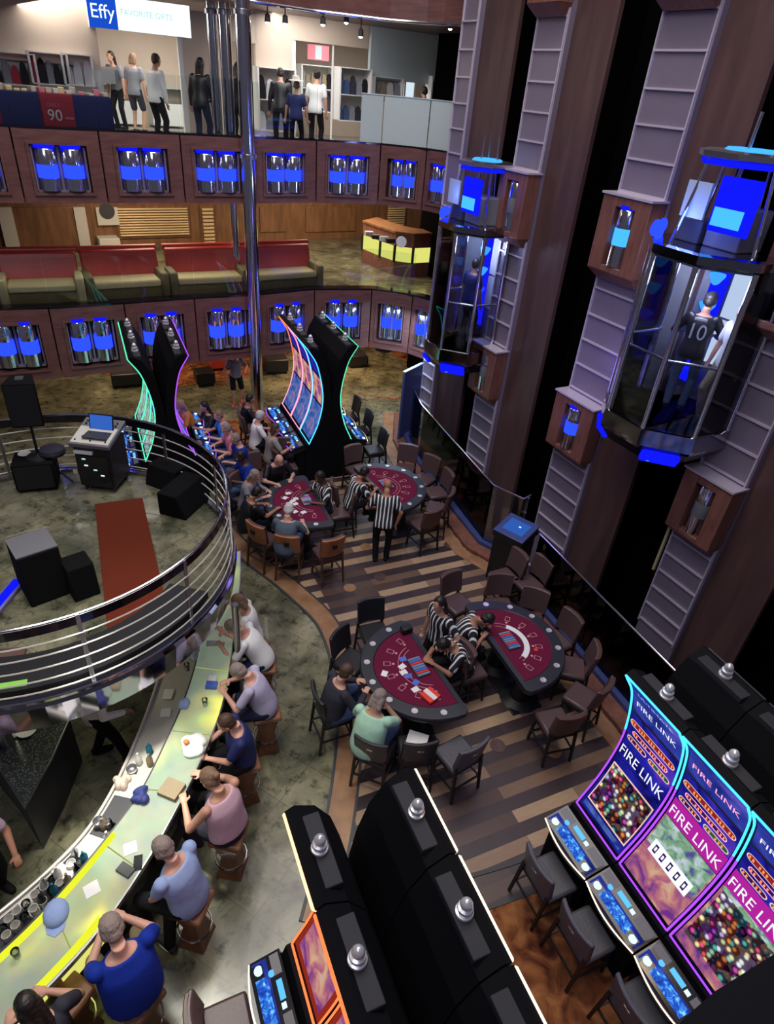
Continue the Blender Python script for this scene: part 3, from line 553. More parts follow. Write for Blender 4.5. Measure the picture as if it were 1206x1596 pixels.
# ================================================================== GLASS LIFTS
def lift(s, off, z0, z1, r, label, cab_label=None):
    c = W2(s, off); ang = math.atan2(D.y, D.x); t = thing('glass_lift', label, 'lift', (c.x, c.y, z0), ang); h = z1 - z0
    oc = [(r * math.cos(PI / 8 + k * PI / 4), r * math.sin(PI / 8 + k * PI / 4)) for k in range(8)]
    def ring(R, z): return [Vector((R / r * x, R / r * y, z)) for x, y in oc]
    MB().loft([ring(r * 0.98, 0.0), ring(r * 0.98, 0.05)]).build('cab_floor', 'dark_grey', t)
    MB().loft([ring(r * 1.04, -0.24), ring(r * 1.06, -0.2), ring(r * 1.06, 0.04), ring(r * 1.02, 0.05)]).build('bottom_band', 'mirror_band', t)
    MB().loft([ring(r * 0.45, -0.58), ring(r * 0.85, -0.44), ring(r * 1.03, -0.24)]).build('bottom_bowl', 'black_gloss', t, smooth=False)
    for k in (4, 5, 6, 7):
        a = PI / 4 * k; x, y = math.cos(a) * r * 0.9, math.sin(a) * r * 0.9; M = Matrix.Translation((x, y, -0.36)) @ Matrix.Rotation(a, 4, 'Z') @ Matrix.Rotation(0.75, 4, 'Y')
        if k != 6: MB().box(-0.05, 0.06, -0.26, 0.26, -0.12, 0.12, M).build('blue_underlight', 'blue_deep', t, bevel=0.03)
    MB().lathe([(0.02, 0), (0.05, 0.0), (0.05, 0.03), (0.02, 0.03)], (r * 0.5, -r * 0.72, -0.44), 12).build('spot_lamp', 'cyan_glow', t)
    MB().loft([ring(r * 1.0, h), ring(r * 1.05, h + 0.02), ring(r * 1.05, h + 0.12), ring(r * 0.98, h + 0.14)]).build('top_band', 'mirror_band', t)
    MB().loft([ring(r * 0.97, h - 0.03), ring(r * 0.97, h + 0.0)]).build('cab_ceiling', 'dark_grey', t)
    for k in range(8):
        x, y = oc[k]; MB().cyl((x, y, 0.03), (x, y, h), 0.035).build('corner_post', 'chrome', t, smooth=True)
        a, b = Vector(oc[k]), Vector(oc[(k + 1) % 8])
        if math.sin(PI / 4 * (k + 1)) < 0.6:
            MB().wall(a, b, 0.05, h, -0.012).build('glass_pane', 'cab_glass', t)
        else:
            MB().wall(a, b, 0.05, h, 0.03).build('rear_panel', 'mid_grey', t)
    MB().tube([(x * 0.93, y * 0.93, 1.0) for x, y in oc[3:] + oc[:1]], 0.02, 8).build('handrail', 'brushed', t, smooth=True)
    # blue lamps climbing the left rear edge, white rear wall, light on it given as glow in the large lift
    for q, z in enumerate((0.95, 1.35, 1.75, 2.2)):
        b = MB(); b.lathe([(0.02, 0), (0.05, 0.02), (0.11, 0.12), (0.11, 0.15), (0.02, 0.15)], (-r * 0.35, r * 0.62, z), 14); b.build('blue_cup_lamp', 'cyan_glow' if q else 'blue_glow', t, smooth=True)
    MB().box(-r * 0.62, -r * 0.22, r * 0.74, r * 0.78, 0.3, h - 0.15).build('blue_backlight', 'blue_deep', t)
    MB().box(-r * 0.12, r * 0.36, r * 0.70, r * 0.76, h * 0.62, h - 0.1).box(-r * 0.12, r * 0.36, r * 0.70, r * 0.76, h * 0.32, h * 0.60).build('door_panel', 'white_glow' if r > 0.8 else 'white', t)
    # machinery and crown on the roof
    MB().box(-0.1, 0.42, -0.28, 0.18, h + 0.14, h + 0.62).build('roof_box', 'mid_grey', t, bevel=0.02)
    MB().box(-0.5, -0.12, -0.35, -0.02, h + 0.14, h + 0.42).build('roof_box', 'dark_grey', t, bevel=0.02)
    MB().box(0.05, 0.62, -0.5, -0.45, h + 0.35, h + 0.95).build('blue_lamp_panel', 'blue_deep', t, bevel=0.03)
    MB().box(0.1, 0.5, -0.52, -0.505, h + 0.42, h + 0.62).build('lamp_face', 'cyan_glow', t)
    MB().box(-0.35, 0.0, -0.55, -0.52, h + 0.45, h + 0.85).build('grille', 'pale_blue', t)
    MB().loft([ring(r * 0.62, h + 1.1), ring(r * 0.72, h + 1.12), ring(r * 0.72, h + 1.18), ring(r * 0.6, h + 1.2)]).build('crown', 'brushed', t)
    MB().loft([ring(r * 0.40, h + 1.2), ring(r * 0.36, h + 1.23)]).build('crown_light', 'cyan_glow', t)
    MB().loft([ring(r * 0.66, h + 1.04), ring(r * 0.66, h + 1.09)]).build('crown_glow_ring', 'blue_deep', t)
    for (x, y) in ((0.3, 0.1), (-0.25, 0.2), (0.0, -0.2)): MB().cyl((x, y, h + 0.14), (x * 0.6, y * 0.6, h + 1.6), 0.012).build('cable', 'brushed', t)
    for k in (3, 5, 7, 0):
        x, y = oc[k]; MB().cyl((x * 0.8, y * 0.8, h + 0.12), (x * 0.6, y * 0.6, h + 1.12), 0.022).build('crown_strut', 'chrome', t)
    for k in range(4):
        a = PI + 0.25 + k * 0.28; MB().ell((r * 0.98 * math.cos(a), r * 0.98 * math.sin(a), h + 0.24), 0.06, 0.06, 0.09).build('blue_bulb', 'blue_glow', t, smooth=True)
    return t
lift(2.36, -0.36, 3.78, 5.98, 0.88, 'large octagonal glass lift on the right, rider in black jersey inside')
lift(-3.08, -0.32, 2.98, 5.28, 0.74, 'smaller, farther glass lift in the middle, rider in navy inside')
light('lift_light', 'POINT', (*W2(2.36, -0.42), 5.6), 45, (0.75, 0.8, 1.0), 0.15)
light('lift_light', 'POINT', (*W2(2.2, -1.0), 6.4), 22, (0.12, 0.2, 1.0), 0.3)
light('lift_light', 'POINT', (*W2(-3.08, -0.35), 4.95), 26, (0.6, 0.7, 1.0), 0.15)
light('lift_light', 'POINT', (*W2(-3.1, -0.9), 5.9), 14, (0.12, 0.2, 1.0), 0.3)
light('lift_light', 'POINT', (*W2(0.2, -1.1), 3.6), 16, (0.35, 0.25, 1.0), 0.4)

# ================================================================== SLOT MACHINES
UV = Vector((0.4406, -0.8977)); VV = Vector((0.8977, 0.4406))
PROF = smoothline([(0.40, 0.93), (0.60, 1.41), (0.69, 2.0), (0.56, 2.68), (0.35, 3.05)], 6)
pl_ = [0.0]
for a, b in zip(PROF, PROF[1:]): pl_.append(pl_[-1] + (b - a).length)
pl_ = [x / pl_[-1] for x in pl_]
MWID = 0.73
def SP(a, t, d=0.0):                       # point on the curved display, d in front of it
    t = min(max(t, 0), 1)
    for i in range(len(PROF) - 1):
        if t <= pl_[i + 1] or i == len(PROF) - 2:
            f = (t - pl_[i]) / (pl_[i + 1] - pl_[i]); p = PROF[i].lerp(PROF[i + 1], f); tg = (PROF[i + 1] - PROF[i]).normalized(); break
    return Vector((a * MWID, p.x - tg.y * d, p.y + tg.x * d))
def patch(t, name, a0, a1, t0, t1, d, m, n=10):
    mb = MB(); rings = []
    for i in range(n + 1):
        q = t0 + (t1 - t0) * i / n; rings.append([SP(a0, q, d), SP(a1, q, d), SP(a1, q, d - 0.004), SP(a0, q, d - 0.004)])
    return mb.loft(rings).build(name, m, t)
def flat_on(t, name, polys, d, m):         # 2-D polygons given as (a, t) on the display
    mb = MB()
    for vs, fs in polys:
        mb.add([SP(x, y, d) for x, y in vs], fs)
    return mb.build(name, m, t)
def pill_poly(a0, a1, t0, t1, inner=None, n=8):
    r = (t1 - t0) / 2; asp = 2.35 / MWID; ra = r * asp; c = (t0 + t1) / 2; pts = []
    for k in range(n + 1): th = PI / 2 + PI * k / n; pts.append((a0 + ra + ra * math.cos(th), c + r * math.sin(th)))
    for k in range(n + 1): th = -PI / 2 + PI * k / n; pts.append((a1 - ra + ra * math.cos(th), c + r * math.sin(th)))
    return pts
def pill(t, a0, a1, t0, t1, fill, line='pill_line', digits=None):
    o = pill_poly(a0, a1, t0, t1); i = pill_poly(a0 + 0.016, a1 - 0.016, t0 + 0.005, t1 - 0.005); n = len(o)
    flat_on(t, 'jackpot_frame', [(o + i, [(k, (k + 1) % n, n + (k + 1) % n, n + k) for k in range(n)])], 0.016, line)
    flat_on(t, 'jackpot_meter', [(i, [tuple(range(n))])], 0.013, fill)
    if digits:
        k = int((a1 - a0) / 0.045); polys = []
        for q in range(1, k):
            a = a0 + (a1 - a0) * q / k
            if q % 4 == 3: continue
            polys.append(([(a - 0.012, t0 + (t1 - t0) * .28), (a + 0.012, t0 + (t1 - t0) * .28), (a + 0.012, t1 - (t1 - t0) * .28), (a - 0.012, t1 - (t1 - t0) * .28)], [(0, 1, 2, 3)]))
        flat_on(t, 'jackpot_digits', polys, 0.019, digits)
TXT = {}
def wording(t, txt, a, q, size, m, d=0.02, squash=1.0):
    if txt not in TXT: TXT[txt] = text_mesh(txt)
    vs, fs = TXT[txt]
    return flat_on(t, 'lettering', [([(a + v.x * size / MWID, q + v.y * size * squash / 2.35) for v in vs], fs)], d, m)
def led(t, name, a, t0, t1, m, r=0.011):
    MB().tube([SP(a, t0 + (t1 - t0) * i / 12, 0.012) for i in range(13)], r, 6).build(name, m, t)
def topper(t, x=MWID / 2):
    c = (x, 0.50, 3.07); q_ = 0.72
    MB().lathe([(a_ * q_, b_ * q_ * 1.15) for a_, b_ in [(0.02, 0), (0.085, 0), (0.09, 0.015), (0.085, 0.03), (0.045, 0.04), (0.045, 0.055), (0.072, 0.06), (0.076, 0.075), (0.072, 0.09), (0.038, 0.1), (0.038, 0.115), (0.055, 0.12), (0.06, 0.14), (0.05, 0.16), (0.025, 0.185), (0.01, 0.19)]], c, 20).build('topper_lamp', 'silver', t, smooth=True)
    MB().box(x - 0.27, x + 0.27, 0.42, 0.58, 3.00, 3.07).build('top_plate', 'plate_grey', t, bevel=0.008)
def slot(label, loc, rot, style, leds, group):
    t = thing('slot_machine', label, 'slot machine', (*loc, 0), rot, group); w = MWID; g = 0.006
    # shell: display profile in front, swept back behind
    fr = [(p.x, p.y) for p in PROF]; bk = [(0.87, 0.0), (0.87, 1.75), (0.85, 2.1), (0.80, 2.45), (0.71, 2.78), (0.58, 3.0), (0.42, 3.09)]
    poly = [(0.30, 0.0), (0.30, 0.80), (0.34, 0.92)] + fr + bk[::-1]
    MB().loft([[Vector((x, y, z)) for y, z in poly] for x in (g, w - g)]).build('cabinet', 'slot_black', t)
    MB().box(0.03, w - 0.03, 0.10, 0.30, 0.0, 0.74).build('base_cabinet', 'slot_black', t, bevel=0.02)
    # button deck with bulging front edge
    fe = [(0.01 + (w - 0.02) * i / 10, -0.055 * math.sin(PI * i / 10)) for i in range(11)]
    top = [Vector((x, y, 0.85)) for x, y in fe] + [Vector((w - 0.01, 0.27, 0.93)), Vector((0.01, 0.27, 0.93))]
    MB().loft([[v - Vector((0, -0.03, 0.13)) for v in top], top]).build('button_deck', 'black_gloss', t)
    def dk(x, y, dz=0.004): return Vector((x, y, 0.85 + 0.08 * y / 0.27 + dz))
    inn = [(0.03 + (w - 0.06) * i / 10, -0.035 * math.sin(PI * i / 10) + 0.012) for i in range(11)]
    MB().add([dk(x, y, 0.003) for x, y in inn] + [dk(w - 0.03, 0.14, 0.003), dk(0.03, 0.14, 0.003)], [tuple(range(13))]).build('deck_display', 'blue_side' if style == 'off' else 'scr_sky', t)
    MB().add([dk(0.17, 0.015, .006), dk(w - 0.17, 0.015, .006), dk(w - 0.17, 0.12, .006), dk(0.17, 0.12, .006)], [(0, 1, 2, 3)]).build('touch_screen', 'scr_deck', t)
    for x in (0.10, w - 0.10):
        M = Matrix.Translation(dk(x, 0.06, 0.0)); MB().lathe([(0.005, 0.012), (0.04, 0.012), (0.042, 0.0)], (0, 0, 0), 16, M).build('spin_button', 'btn_white', t)
    MB().lathe([(0.005, 0.01), (0.028, 0.01), (0.03, 0)], dk(0.17, 0.16, 0), 14).build('spin_button', 'btn_cyan', t)
    MB().add([dk(0.03, 0.17, .004), dk(0.2, 0.17, .004), dk(0.2, 0.25, .004), dk(0.03, 0.25, .004)], [(0, 1, 2, 3)]).build('side_plate', 'mid_grey', t)
    MB().add([dk(0.5, 0.17, .004), dk(w - 0.03, 0.17, .004), dk(w - 0.03, 0.25, .004), dk(0.5, 0.25, .004)], [(0, 1, 2, 3)]).build('side_plate', 'mid_grey', t)
    MB().add([dk(0.24, 0.18, .005), dk(0.40, 0.18, .005), dk(0.40, 0.23, .005), dk(0.24, 0.23, .005)], [(0, 1, 2, 3)]).build('ticket_slot', 'btn_cyan', t)
    MB().add([dk(0.42, 0.18, .006), dk(0.47, 0.18, .006), dk(0.47, 0.22, .006), dk(0.42, 0.22, .006)], [(0, 1, 2, 3)]).build('note_slot', 'btn_white', t)
    MB().tube([Vector((x, y - 0.006, 0.835)) for x, y in fe], 0.008, 6).build('deck_light_strip', 'led_white' if style != 'mixed' else 'led_purple', t)
    lo, hi = leds
    for a in (0.03, 0.97): led(t, 'edge_light', a, 0.0, 0.55, lo); led(t, 'edge_light', a, 0.55, 1.0, hi)
    for q, m in ((0.0, lo), (1.0, hi)): MB().tube([SP(0.03, q, 0.012), SP(0.97, q, 0.012)], 0.011, 6).build('edge_light', m, t)
    if style in ('fire1', 'fire2', 'fire3'):
        patch(t, 'lower_screen', 0.06, 0.94, 0.02, 0.38, 0.004, 'scr_blue' if style == 'fire1' else 'scr_pink')
        if style == 'fire1':
            patch(t, 'reels', 0.12, 0.90, 0.08, 0.33, 0.008, 'scr_reels'); patch(t, 'credit_bar', 0.10, 0.90, 0.035, 0.06, 0.008, 'scr_mixed')
            for (a0, a1, t0, t1) in ((0.1, 0.92, 0.33, 0.337), (0.1, 0.92, 0.073, 0.08), (0.1, 0.115, 0.08, 0.33), (0.905, 0.92, 0.08, 0.33)): patch(t, 'reel_frame', a0, a1, t0, t1, 0.01, 'pill_line', 4)
        elif style == 'fire2':
            patch(t, 'bonus_picture', 0.08, 0.92, 0.20, 0.38, 0.006, 'scr_town'); patch(t, 'prize_card', 0.16, 0.84, 0.17, 0.245, 0.009, 'white_text')
            for k in range(5):
                a = 0.24 + 0.13 * k; o = [(a - .028, .185), (a + .028, .185), (a + .028, .23), (a - .028, .23)]; i = [(a - .014, .196), (a + .014, .196), (a + .014, .219), (a - .014, .219)]
                flat_on(t, 'card_box', [(o + i, [(j, (j + 1) % 4, 4 + (j + 1) % 4, 4 + j) for j in range(4)])], 0.014, 'pill_dark')
            patch(t, 'credit_bar', 0.10, 0.88, 0.035, 0.075, 0.008, 'scr_pink')
        else:
            patch(t, 'reels', 0.10, 0.92, 0.07, 0.36, 0.008, 'scr_reels'); patch(t, 'side_picture', 0.08, 0.92, 0.36, 0.385, 0.008, 'scr_town')
        patch(t, 'logo_band', 0.06, 0.94, 0.385, 0.50, 0.004, 'scr_blue' if style == 'fire1' else 'magenta')
        wording(t, 'FIRE LINK', 0.5, 0.435, 0.145, 'white_text', squash=1.35)
        patch(t, 'meter_screen', 0.06, 0.94, 0.50, 0.70, 0.004, 'scr_blue')
        pill(t, 0.10, 0.48, 0.515, 0.548, 'pill_dark', digits='digit_red'); pill(t, 0.52, 0.92, 0.515, 0.548, 'pill_green', digits='digit_red')
        pill(t, 0.16, 0.84, 0.565, 0.60, 'pill_dark', 'led_pink', 'digit_red'); pill(t, 0.08, 0.92, 0.62, 0.665, 'pill_red', digits='digit_red')
        patch(t, 'gap_strip', 0.06, 0.94, 0.70, 0.715, 0.004, 'black'); patch(t, 'upper_screen', 0.06, 0.94, 0.715, 0.985, 0.004, 'scr_sky')
        wording(t, 'ULTIMATE', 0.5, 0.90, 0.10, 'sign_faint' if style == 'fire1' else 'felt_print'); wording(t, 'FIRE LINK', 0.5, 0.80, 0.125, 'white_text' if style != 'fire2' else 'led_pink')
    elif style == 'red':
        patch(t, 'red_face', 0.05, 0.95, 0.02, 0.985, 0.004, 'red_face'); patch(t, 'upper_screen', 0.2, 0.8, 0.52, 0.93, 0.008, 'scr_pink'); patch(t, 'lower_screen', 0.12, 0.88, 0.05, 0.44, 0.008, 'scr_pink')
        for (a0, a1, t0, t1) in ((0.16, 0.84, 0.93, 0.942), (0.16, 0.84, 0.508, 0.52), (0.16, 0.185, 0.515, 0.94), (0.815, 0.84, 0.515, 0.94)): patch(t, 'screen_frame', a0, a1, t0, t1, 0.012, 'led_peach', 6)
    else:
        patch(t, 'lower_screen', 0.07, 0.93, 0.03, 0.38, 0.004, 'scr_mixed' if style != 'green' else 'scr_town'); patch(t, 'middle_screen', 0.07, 0.93, 0.40, 0.66, 0.004, 'scr_pink' if style == 'mixed' else 'scr_mixed')
        patch(t, 'upper_screen', 0.07, 0.93, 0.69, 0.98, 0.004, 'scr_blue')
    topper(t); return t
def bank(O, where, n, sF, sB, ledF, ledB, group):
    O = Vector(O); aF = math.atan2(UV.y, UV.x)
    ords = ['first', 'second', 'third']
    for i in range(n):
        p = O + UV * (MWID * i); slot(where[0] % ords[i], p, aF, sF[i], ledF[i] if isinstance(ledF, list) else ledF, group)
        q = O + VV * 1.745 + UV * (MWID * (i + 1)); slot(where[1] % ords[i], q, aF + PI, sB[i], ledB, group)
bank((2.08, 4.17), ('lit slot machine facing left in the right-hand bank, %s from the far end', 'dark back of a slot machine behind the right-hand bank, %s from the far end'), 3,
     ['fire1', 'fire2', 'fire3'], ['off'] * 3, ('led_purple', 'led_cyan'), ('brushed', 'brushed'), 'slot machines of the right bank')
bank((-0.86, 2.49), ('slot machine on the left side of the bottom centre bank, %s from its tip', 'slot machine seen from above, right side of the bottom centre bank, %s from its tip'), 3,
     ['red', 'red', 'red'], ['off'] * 3, [('led_red', 'led_peach'), ('led_red', 'led_red'), ('led_red', 'led_red')], ('led_white', 'led_white'), 'slot machines of the bottom centre bank')
bank((-3.115, 14.01), ('slot machine with bright screens facing left in the far centre bank, %s from back', 'green-edged slot machine facing right in the far centre bank, %s from the back'), 3,
     ['mixed', 'mixed', 'mixed'], ['green'] * 3, [('led_pink', 'led_red'), ('led_pink', 'led_pink'), ('led_cyan', 'led_cyan')], ('led_green', 'led_green'), 'slot machines of the far centre bank')
bank((-6.17, 12.66), ('green-edged slot machine behind the stage railing, %s from the back', 'purple-edged slot machine of the far left bank, %s from the back'), 3,
     ['green'] * 3, ['mixed'] * 3, ('led_green', 'led_green'), ('led_purple', 'led_purple'), 'slot machines of the far left bank')

# ================================================================== CHAIRS
def chair(label, loc, face, style='leather', seat=0.62, group=None):
    """face = point on the floor the sitter looks at"""
    rot = math.atan2(face[1] - loc[1], face[0] - loc[0]) - PI / 2
    key = (style, seat)
    if key in CH: return dup(CH[key], (*loc, 0), rot, label, group)
    mats = {'leather': ('leather', 'leather_brown', 'black'), 'orange': ('leather', 'chair_wood', 'leather_brown'), 'black': ('leather_black', 'black', 'black'), 'grey': ('leather_grey', 'leather_black', 'black')}[style]
    t = thing({'leather': 'casino_chair', 'orange': 'casino_chair', 'black': 'casino_chair', 'grey': 'slot_chair'}[style], label, 'chair', (*loc, 0), rot, group)
    w = 0.235 if style != 'grey' else 0.25
    MB().box(-w, w, -0.22, 0.24, seat - 0.09, seat).build('seat', mats[0], t, bevel=0.035)
    MB().box(-w + 0.01, w - 0.01, -0.21, 0.22, seat - 0.13, seat - 0.09).build('seat_frame', mats[2], t, bevel=0.008)
    rows = []
    for i in range(7):
        a = -1 + 2 * i / 6; x = a * (w + 0.005); y = -0.235 + 0.05 * a * a
        lean = -0.07
        rows.append([Vector((x, y - 0.03, seat + 0.04)), Vector((x, y + 0.025, seat + 0.04)), Vector((x * 1.02, y + 0.025 + lean, seat + 0.46)), Vector((x * 1.02, y - 0.03 + lean, seat + 0.46))])
    MB().loft(rows).build('backrest', mats[0] if style != 'orange' else mats[1], t, bevel=0.015)
    if style in ('orange', 'leather'):
        rows = [[v + Vector((0, -0.028 if style == 'leather' else 0.05, 0)) for v in r] for r in rows]
        rows = [[Vector((v.x * 0.94, v.y if k in (0, 3) else v.y - 0.0, v.z)) for k, v in enumerate(r)] for r in rows]
        MB().loft(rows).build('back_panel', mats[1] if style == 'leather' else mats[0], t, bevel=0.01)
        if style == 'orange': MB().box(-0.05, 0.05, -0.335, -0.318, seat + 0.26, seat + 0.33).build('hand_slot', 'black', t)
    if style in ('black', 'grey'):
        MB().box(-0.045, 0.045, -0.325 + 0.01, -0.30, seat + 0.3, seat + 0.325).build('back_handle', 'brushed', t, bevel=0.004)
    for sx in (-1, 1):
        MB().loft([[Vector((sx * (w - 0.03) + dx, 0.19 + dy, seat - 0.1)) for dx, dy in ((-.02, -.02), (.02, -.02), (.02, .02), (-.02, .02))], [Vector((sx * (w - 0.01) + dx * .8, 0.22 + dy * .8, 0)) for dx, dy in ((-.02, -.02), (.02, -.02), (.02, .02), (-.02, .02))]]).build('leg', mats[2], t)
        MB().loft([[Vector((sx * (w - 0.02) + dx, -0.22 + dy, seat + 0.08)) for dx, dy in ((-.02, -.02), (.02, -.02), (.02, .02), (-.02, .02))], [Vector((sx * (w) + dx * .8, -0.29 + dy * .8, 0)) for dx, dy in ((-.02, -.02), (.02, -.02), (.02, .02), (-.02, .02))]]).build('leg', mats[2], t)
    MB().box(-w, w, 0.195, 0.215, 0.2, 0.235).box(-w, w, -0.27, -0.25, 0.26, 0.29).box(-w, -w + 0.02, -0.26, 0.2, 0.24, 0.27).box(w - 0.02, w, -0.26, 0.2, 0.24, 0.27).build('stretcher', mats[2], t)
    t.scale = (0.9, 0.9, 0.95); CH[key] = t; return t
CH = {}
def bar_stool(label, loc, face, seat=0.74):
    rot = math.atan2(face[1] - loc[1], face[0] - loc[0]) - PI / 2
    if 'bs' in CH: return dup(CH['bs'], (*loc, 0), rot, label, 'wooden bar stools')
    t = thing('bar_stool', label, 'bar stool', (*loc, 0), rot, 'wooden bar stools')
    MB().box(-0.18, 0.18, -0.18, 0.18, seat - 0.07, seat).build('seat', 'stool_wood', t, bevel=0.03)
    MB().loft([[Vector((x * q, y * q, z)) for x, y in ((-0.2, -0.2), (0.2, -0.2), (0.2, 0.2), (-0.2, 0.2))] for q, z in ((0.72, seat - 0.07), (0.42, seat * 0.45), (0.68, 0.04), (0.72, 0.0))]).build('pedestal', 'stool_wood', t, bevel=0.01)
    MB().tube([(0.17 * math.cos(k * PI / 8), 0.17 * math.sin(k * PI / 8), 0.27) for k in range(16)], 0.012, 6, True).build('footrest', 'chrome', t, smooth=True)
    CH['bs'] = t; return t

# ================================================================== BLACKJACK TABLES
def bj_table(label, M, n_ang, lit=False, tray=(0, 0.20)):
    """M centre of the dealer's straight edge, n_ang direction from there to the rounded side"""
    rot = n_ang - PI / 2; t = thing('blackjack_table', label, 'blackjack table', (*M, 0), rot, 'half-round blackjack tables')
    def Dp(a, b, n=28, c=0.10):             # D outline with softened corners
        pts = [(a * math.cos(PI * i / n), b * math.sin(PI * i / n) ** 0.92) for i in range(n + 1)]
        return [(a * 0.94, -c * 0.6)] + [(x, y + 0.0) for x, y in pts] + [(-a * 0.94, -c * 0.6)]
    o = Dp(0.93, 0.99); i_ = Dp(0.72, 0.80, c=-0.02)
    def R(p, s, z): return [Vector((x * s, y * s if y > 0 else y, z)) for x, y in p]
    MB().loft([R(o, 0.98, 0.84), R(o, 1.0, 0.87), R(o, 1.0, 0.90), R(o, 0.985, 0.925), R(i_, 1.02, 0.93), R(i_, 1.0, 0.915)]).build('padded_rim', 'pad', t, smooth=True)
    f = R(i_, 1.0, 0.921); MB().add(f, [tuple(range(len(f)))]).build('felt', 'felt', t)
    MB().prism([(x * 0.92, max(y * 0.92, 0.02)) for x, y in i_], 0.72, 0.845).build('apron', 'black', t)
    MB().lathe([(0.30, 0.03), (0.16, 0.10), (0.13, 0.4), (0.2, 0.72)], (0.34, 0.36, 0), 16).build('pedestal', 'black', t, smooth=True)
    MB().lathe([(0.30, 0.03), (0.16, 0.10), (0.13, 0.4), (0.2, 0.72)], (-0.34, 0.36, 0), 16).build('pedestal', 'black', t, smooth=True)
    MB().box(-0.6, 0.6, 0.1, 0.6, 0, 0.04).build('foot_plate', 'black', t, bevel=0.01)
    for k in range(7):
        th = PI * (0.085 + 0.83 * k / 6); x, y = 0.825 * math.cos(th), 0.895 * math.sin(th) ** 0.92
        MB().lathe([(0.044, 0.928), (0.044, 0.940), (0.034, 0.940), (0.032, 0.9335), (0.004, 0.9325)], (x, y, 0), 18).build('cup_holder', 'silver', t, smooth=True)
    pr = MB()
    for k in range(7):
        th = PI * (0.11 + 0.78 * k / 6); c = Vector((0.57 * math.cos(th), 0.62 * math.sin(th))); a = Vector((-math.sin(th), math.cos(th))) * 0.036; b = Vector((math.cos(th), math.sin(th))) * 0.05; q = 0.006
        cs = [c + a + b, c - a + b, c - a - b, c + a - b]; ci = [c + (p - c) * 0.82 for p in cs]
        pr.add([Vector((*p, 0.9235)) for p in cs + ci], [(j, (j + 1) % 4, 4 + (j + 1) % 4, 4 + j) for j in range(4)])
        e = c - b * 1.7; pr.add([Vector((*(e + Vector((0.02 * math.cos(u), 0.02 * math.sin(u)))), 0.9235)) for u in [k2 * PI / 4 for k2 in range(8)]], [tuple(range(8))])
    pr.build('betting_boxes', 'felt_print', t)
    arc = MB()
    for r0, r1 in ((0.36, 0.367), (0.42, 0.427)): arc.strip([Vector(p) for p in arcpts(0, 0.04, r0, 0.35, PI - 0.35, 20)], [Vector(p) for p in arcpts(0, 0.04, r1, 0.35, PI - 0.35, 20)], 0.9215, 0.9235)
    arc.build('printed_arc', 'felt_print', t)
    if lit == 'white': MB().strip([Vector(p) for p in arcpts(0, 0.06, 0.34, 0.5, PI - 0.75, 16)], [Vector(p) for p in arcpts(0, 0.06, 0.42, 0.5, PI - 0.75, 16)], 0.9225, 0.926).build('card_fan', 'card', t)
    x, y = tray; MB().box(x - 0.17, x + 0.17, y - 0.1, y + 0.1, 0.921, 0.945).build('chip_tray', 'dark_grey', t, bevel=0.006)
    ch = t.children[-1]
    for k in range(8): MB().cyl((x - 0.147 + k * 0.042, y - 0.09, 0.945), (x - 0.147 + k * 0.042, y + 0.09, 0.945), 0.018).build('chip_row', ['chip_tray', 'red_plastic', 'card_blue', 'chip_tray'][k % 4], ch)
    return t
T1 = Vector((0.80, 6.23)); T2 = Vector((1.76, 6.72)); T3 = Vector((-1.35, 10.11)); T4 = Vector((-0.24, 10.75))
A1, A2, A3, A4 = math.radians(-151), math.radians(25), math.radians(-154), math.radians(33)
bj_table('nearest half-round blackjack table with burgundy felt, cards being dealt, mint-shirted player at its rim', T1, A1)
bj_table('blackjack table beside the glass balustrade with a white fan of cards on the felt', T2, A2, 'white')
bj_table('blackjack table beside the stage with orange-backed chairs and four players round it', T3, A3)
bj_table('farthest blackjack table, two striped referees on its dealer side', T4, A4)
def tpt(T, ang, x, y):                       # table coordinates -> floor
    n = Vector((math.cos(ang), math.sin(ang))); u = Vector((n.y, -n.x)); return T + u * x + n * y
def card(T, ang, x, y, r, m, label, z=0.922, w=0.063, l=0.088, name='playing_card', cat='card'):
    p = tpt(T, ang, x, y); o = MB().box(-w / 2, w / 2, -l / 2, l / 2, 0, 0.003).build(name, m, loc=(p.x, p.y, z), rotz=ang - PI / 2 + r); return tag(o, label, cat, 'cards on the blackjack tables')
for i, (x, y, r, m, lb) in enumerate([(0.10, 0.40, 0.3, 'card', 'white card left of the dealer hand'), (0.22, 0.33, -0.2, 'card_blue', 'blue card nearest the standing referee'), (0.0, 0.43, 0.1, 'card', 'white card in the middle of the felt'),
                                      (-0.08, 0.40, -0.3, 'card_blue', 'blue card right of the middle'), (-0.22, 0.36, 0.5, 'card_blue', 'blue card nearest the red shoe'), (-0.32, 0.42, 0.2, 'card', 'white card beside the red shoe'), (0.08, 0.68, 0.8, 'card', 'single white card by the rim cup')]):
    card(T1, A1, x, y, r, m, lb + ' on the nearest blackjack table', 0.9245, 0.08, 0.1)
for i, (x, y, r, lb) in enumerate([(-0.05, 0.42, 0.2, 'first'), (0.06, 0.44, 0.5, 'second'), (0.12, 0.36, -0.2, 'third'), (0.0, 0.52, 0.1, 'fourth'), (-0.3, 0.5, 0.4, 'fifth'), (-0.36, 0.36, 0.2, 'sixth'), (0.34, 0.45, 0.1, 'seventh'), (0.2, 0.55, 0.7, 'eighth')]):
    card(T3, A3, x, y, r, 'card', '%s white card from the dealer on the table beside the stage' % lb, 0.9245, 0.08, 0.1)
p = tpt(T1, A1, -0.50, 0.30); t = thing('card_shoe', 'red card shoe with white label on the nearest blackjack table', 'card shoe', (p.x, p.y, 0.922), A1 - PI / 2 + 0.3)
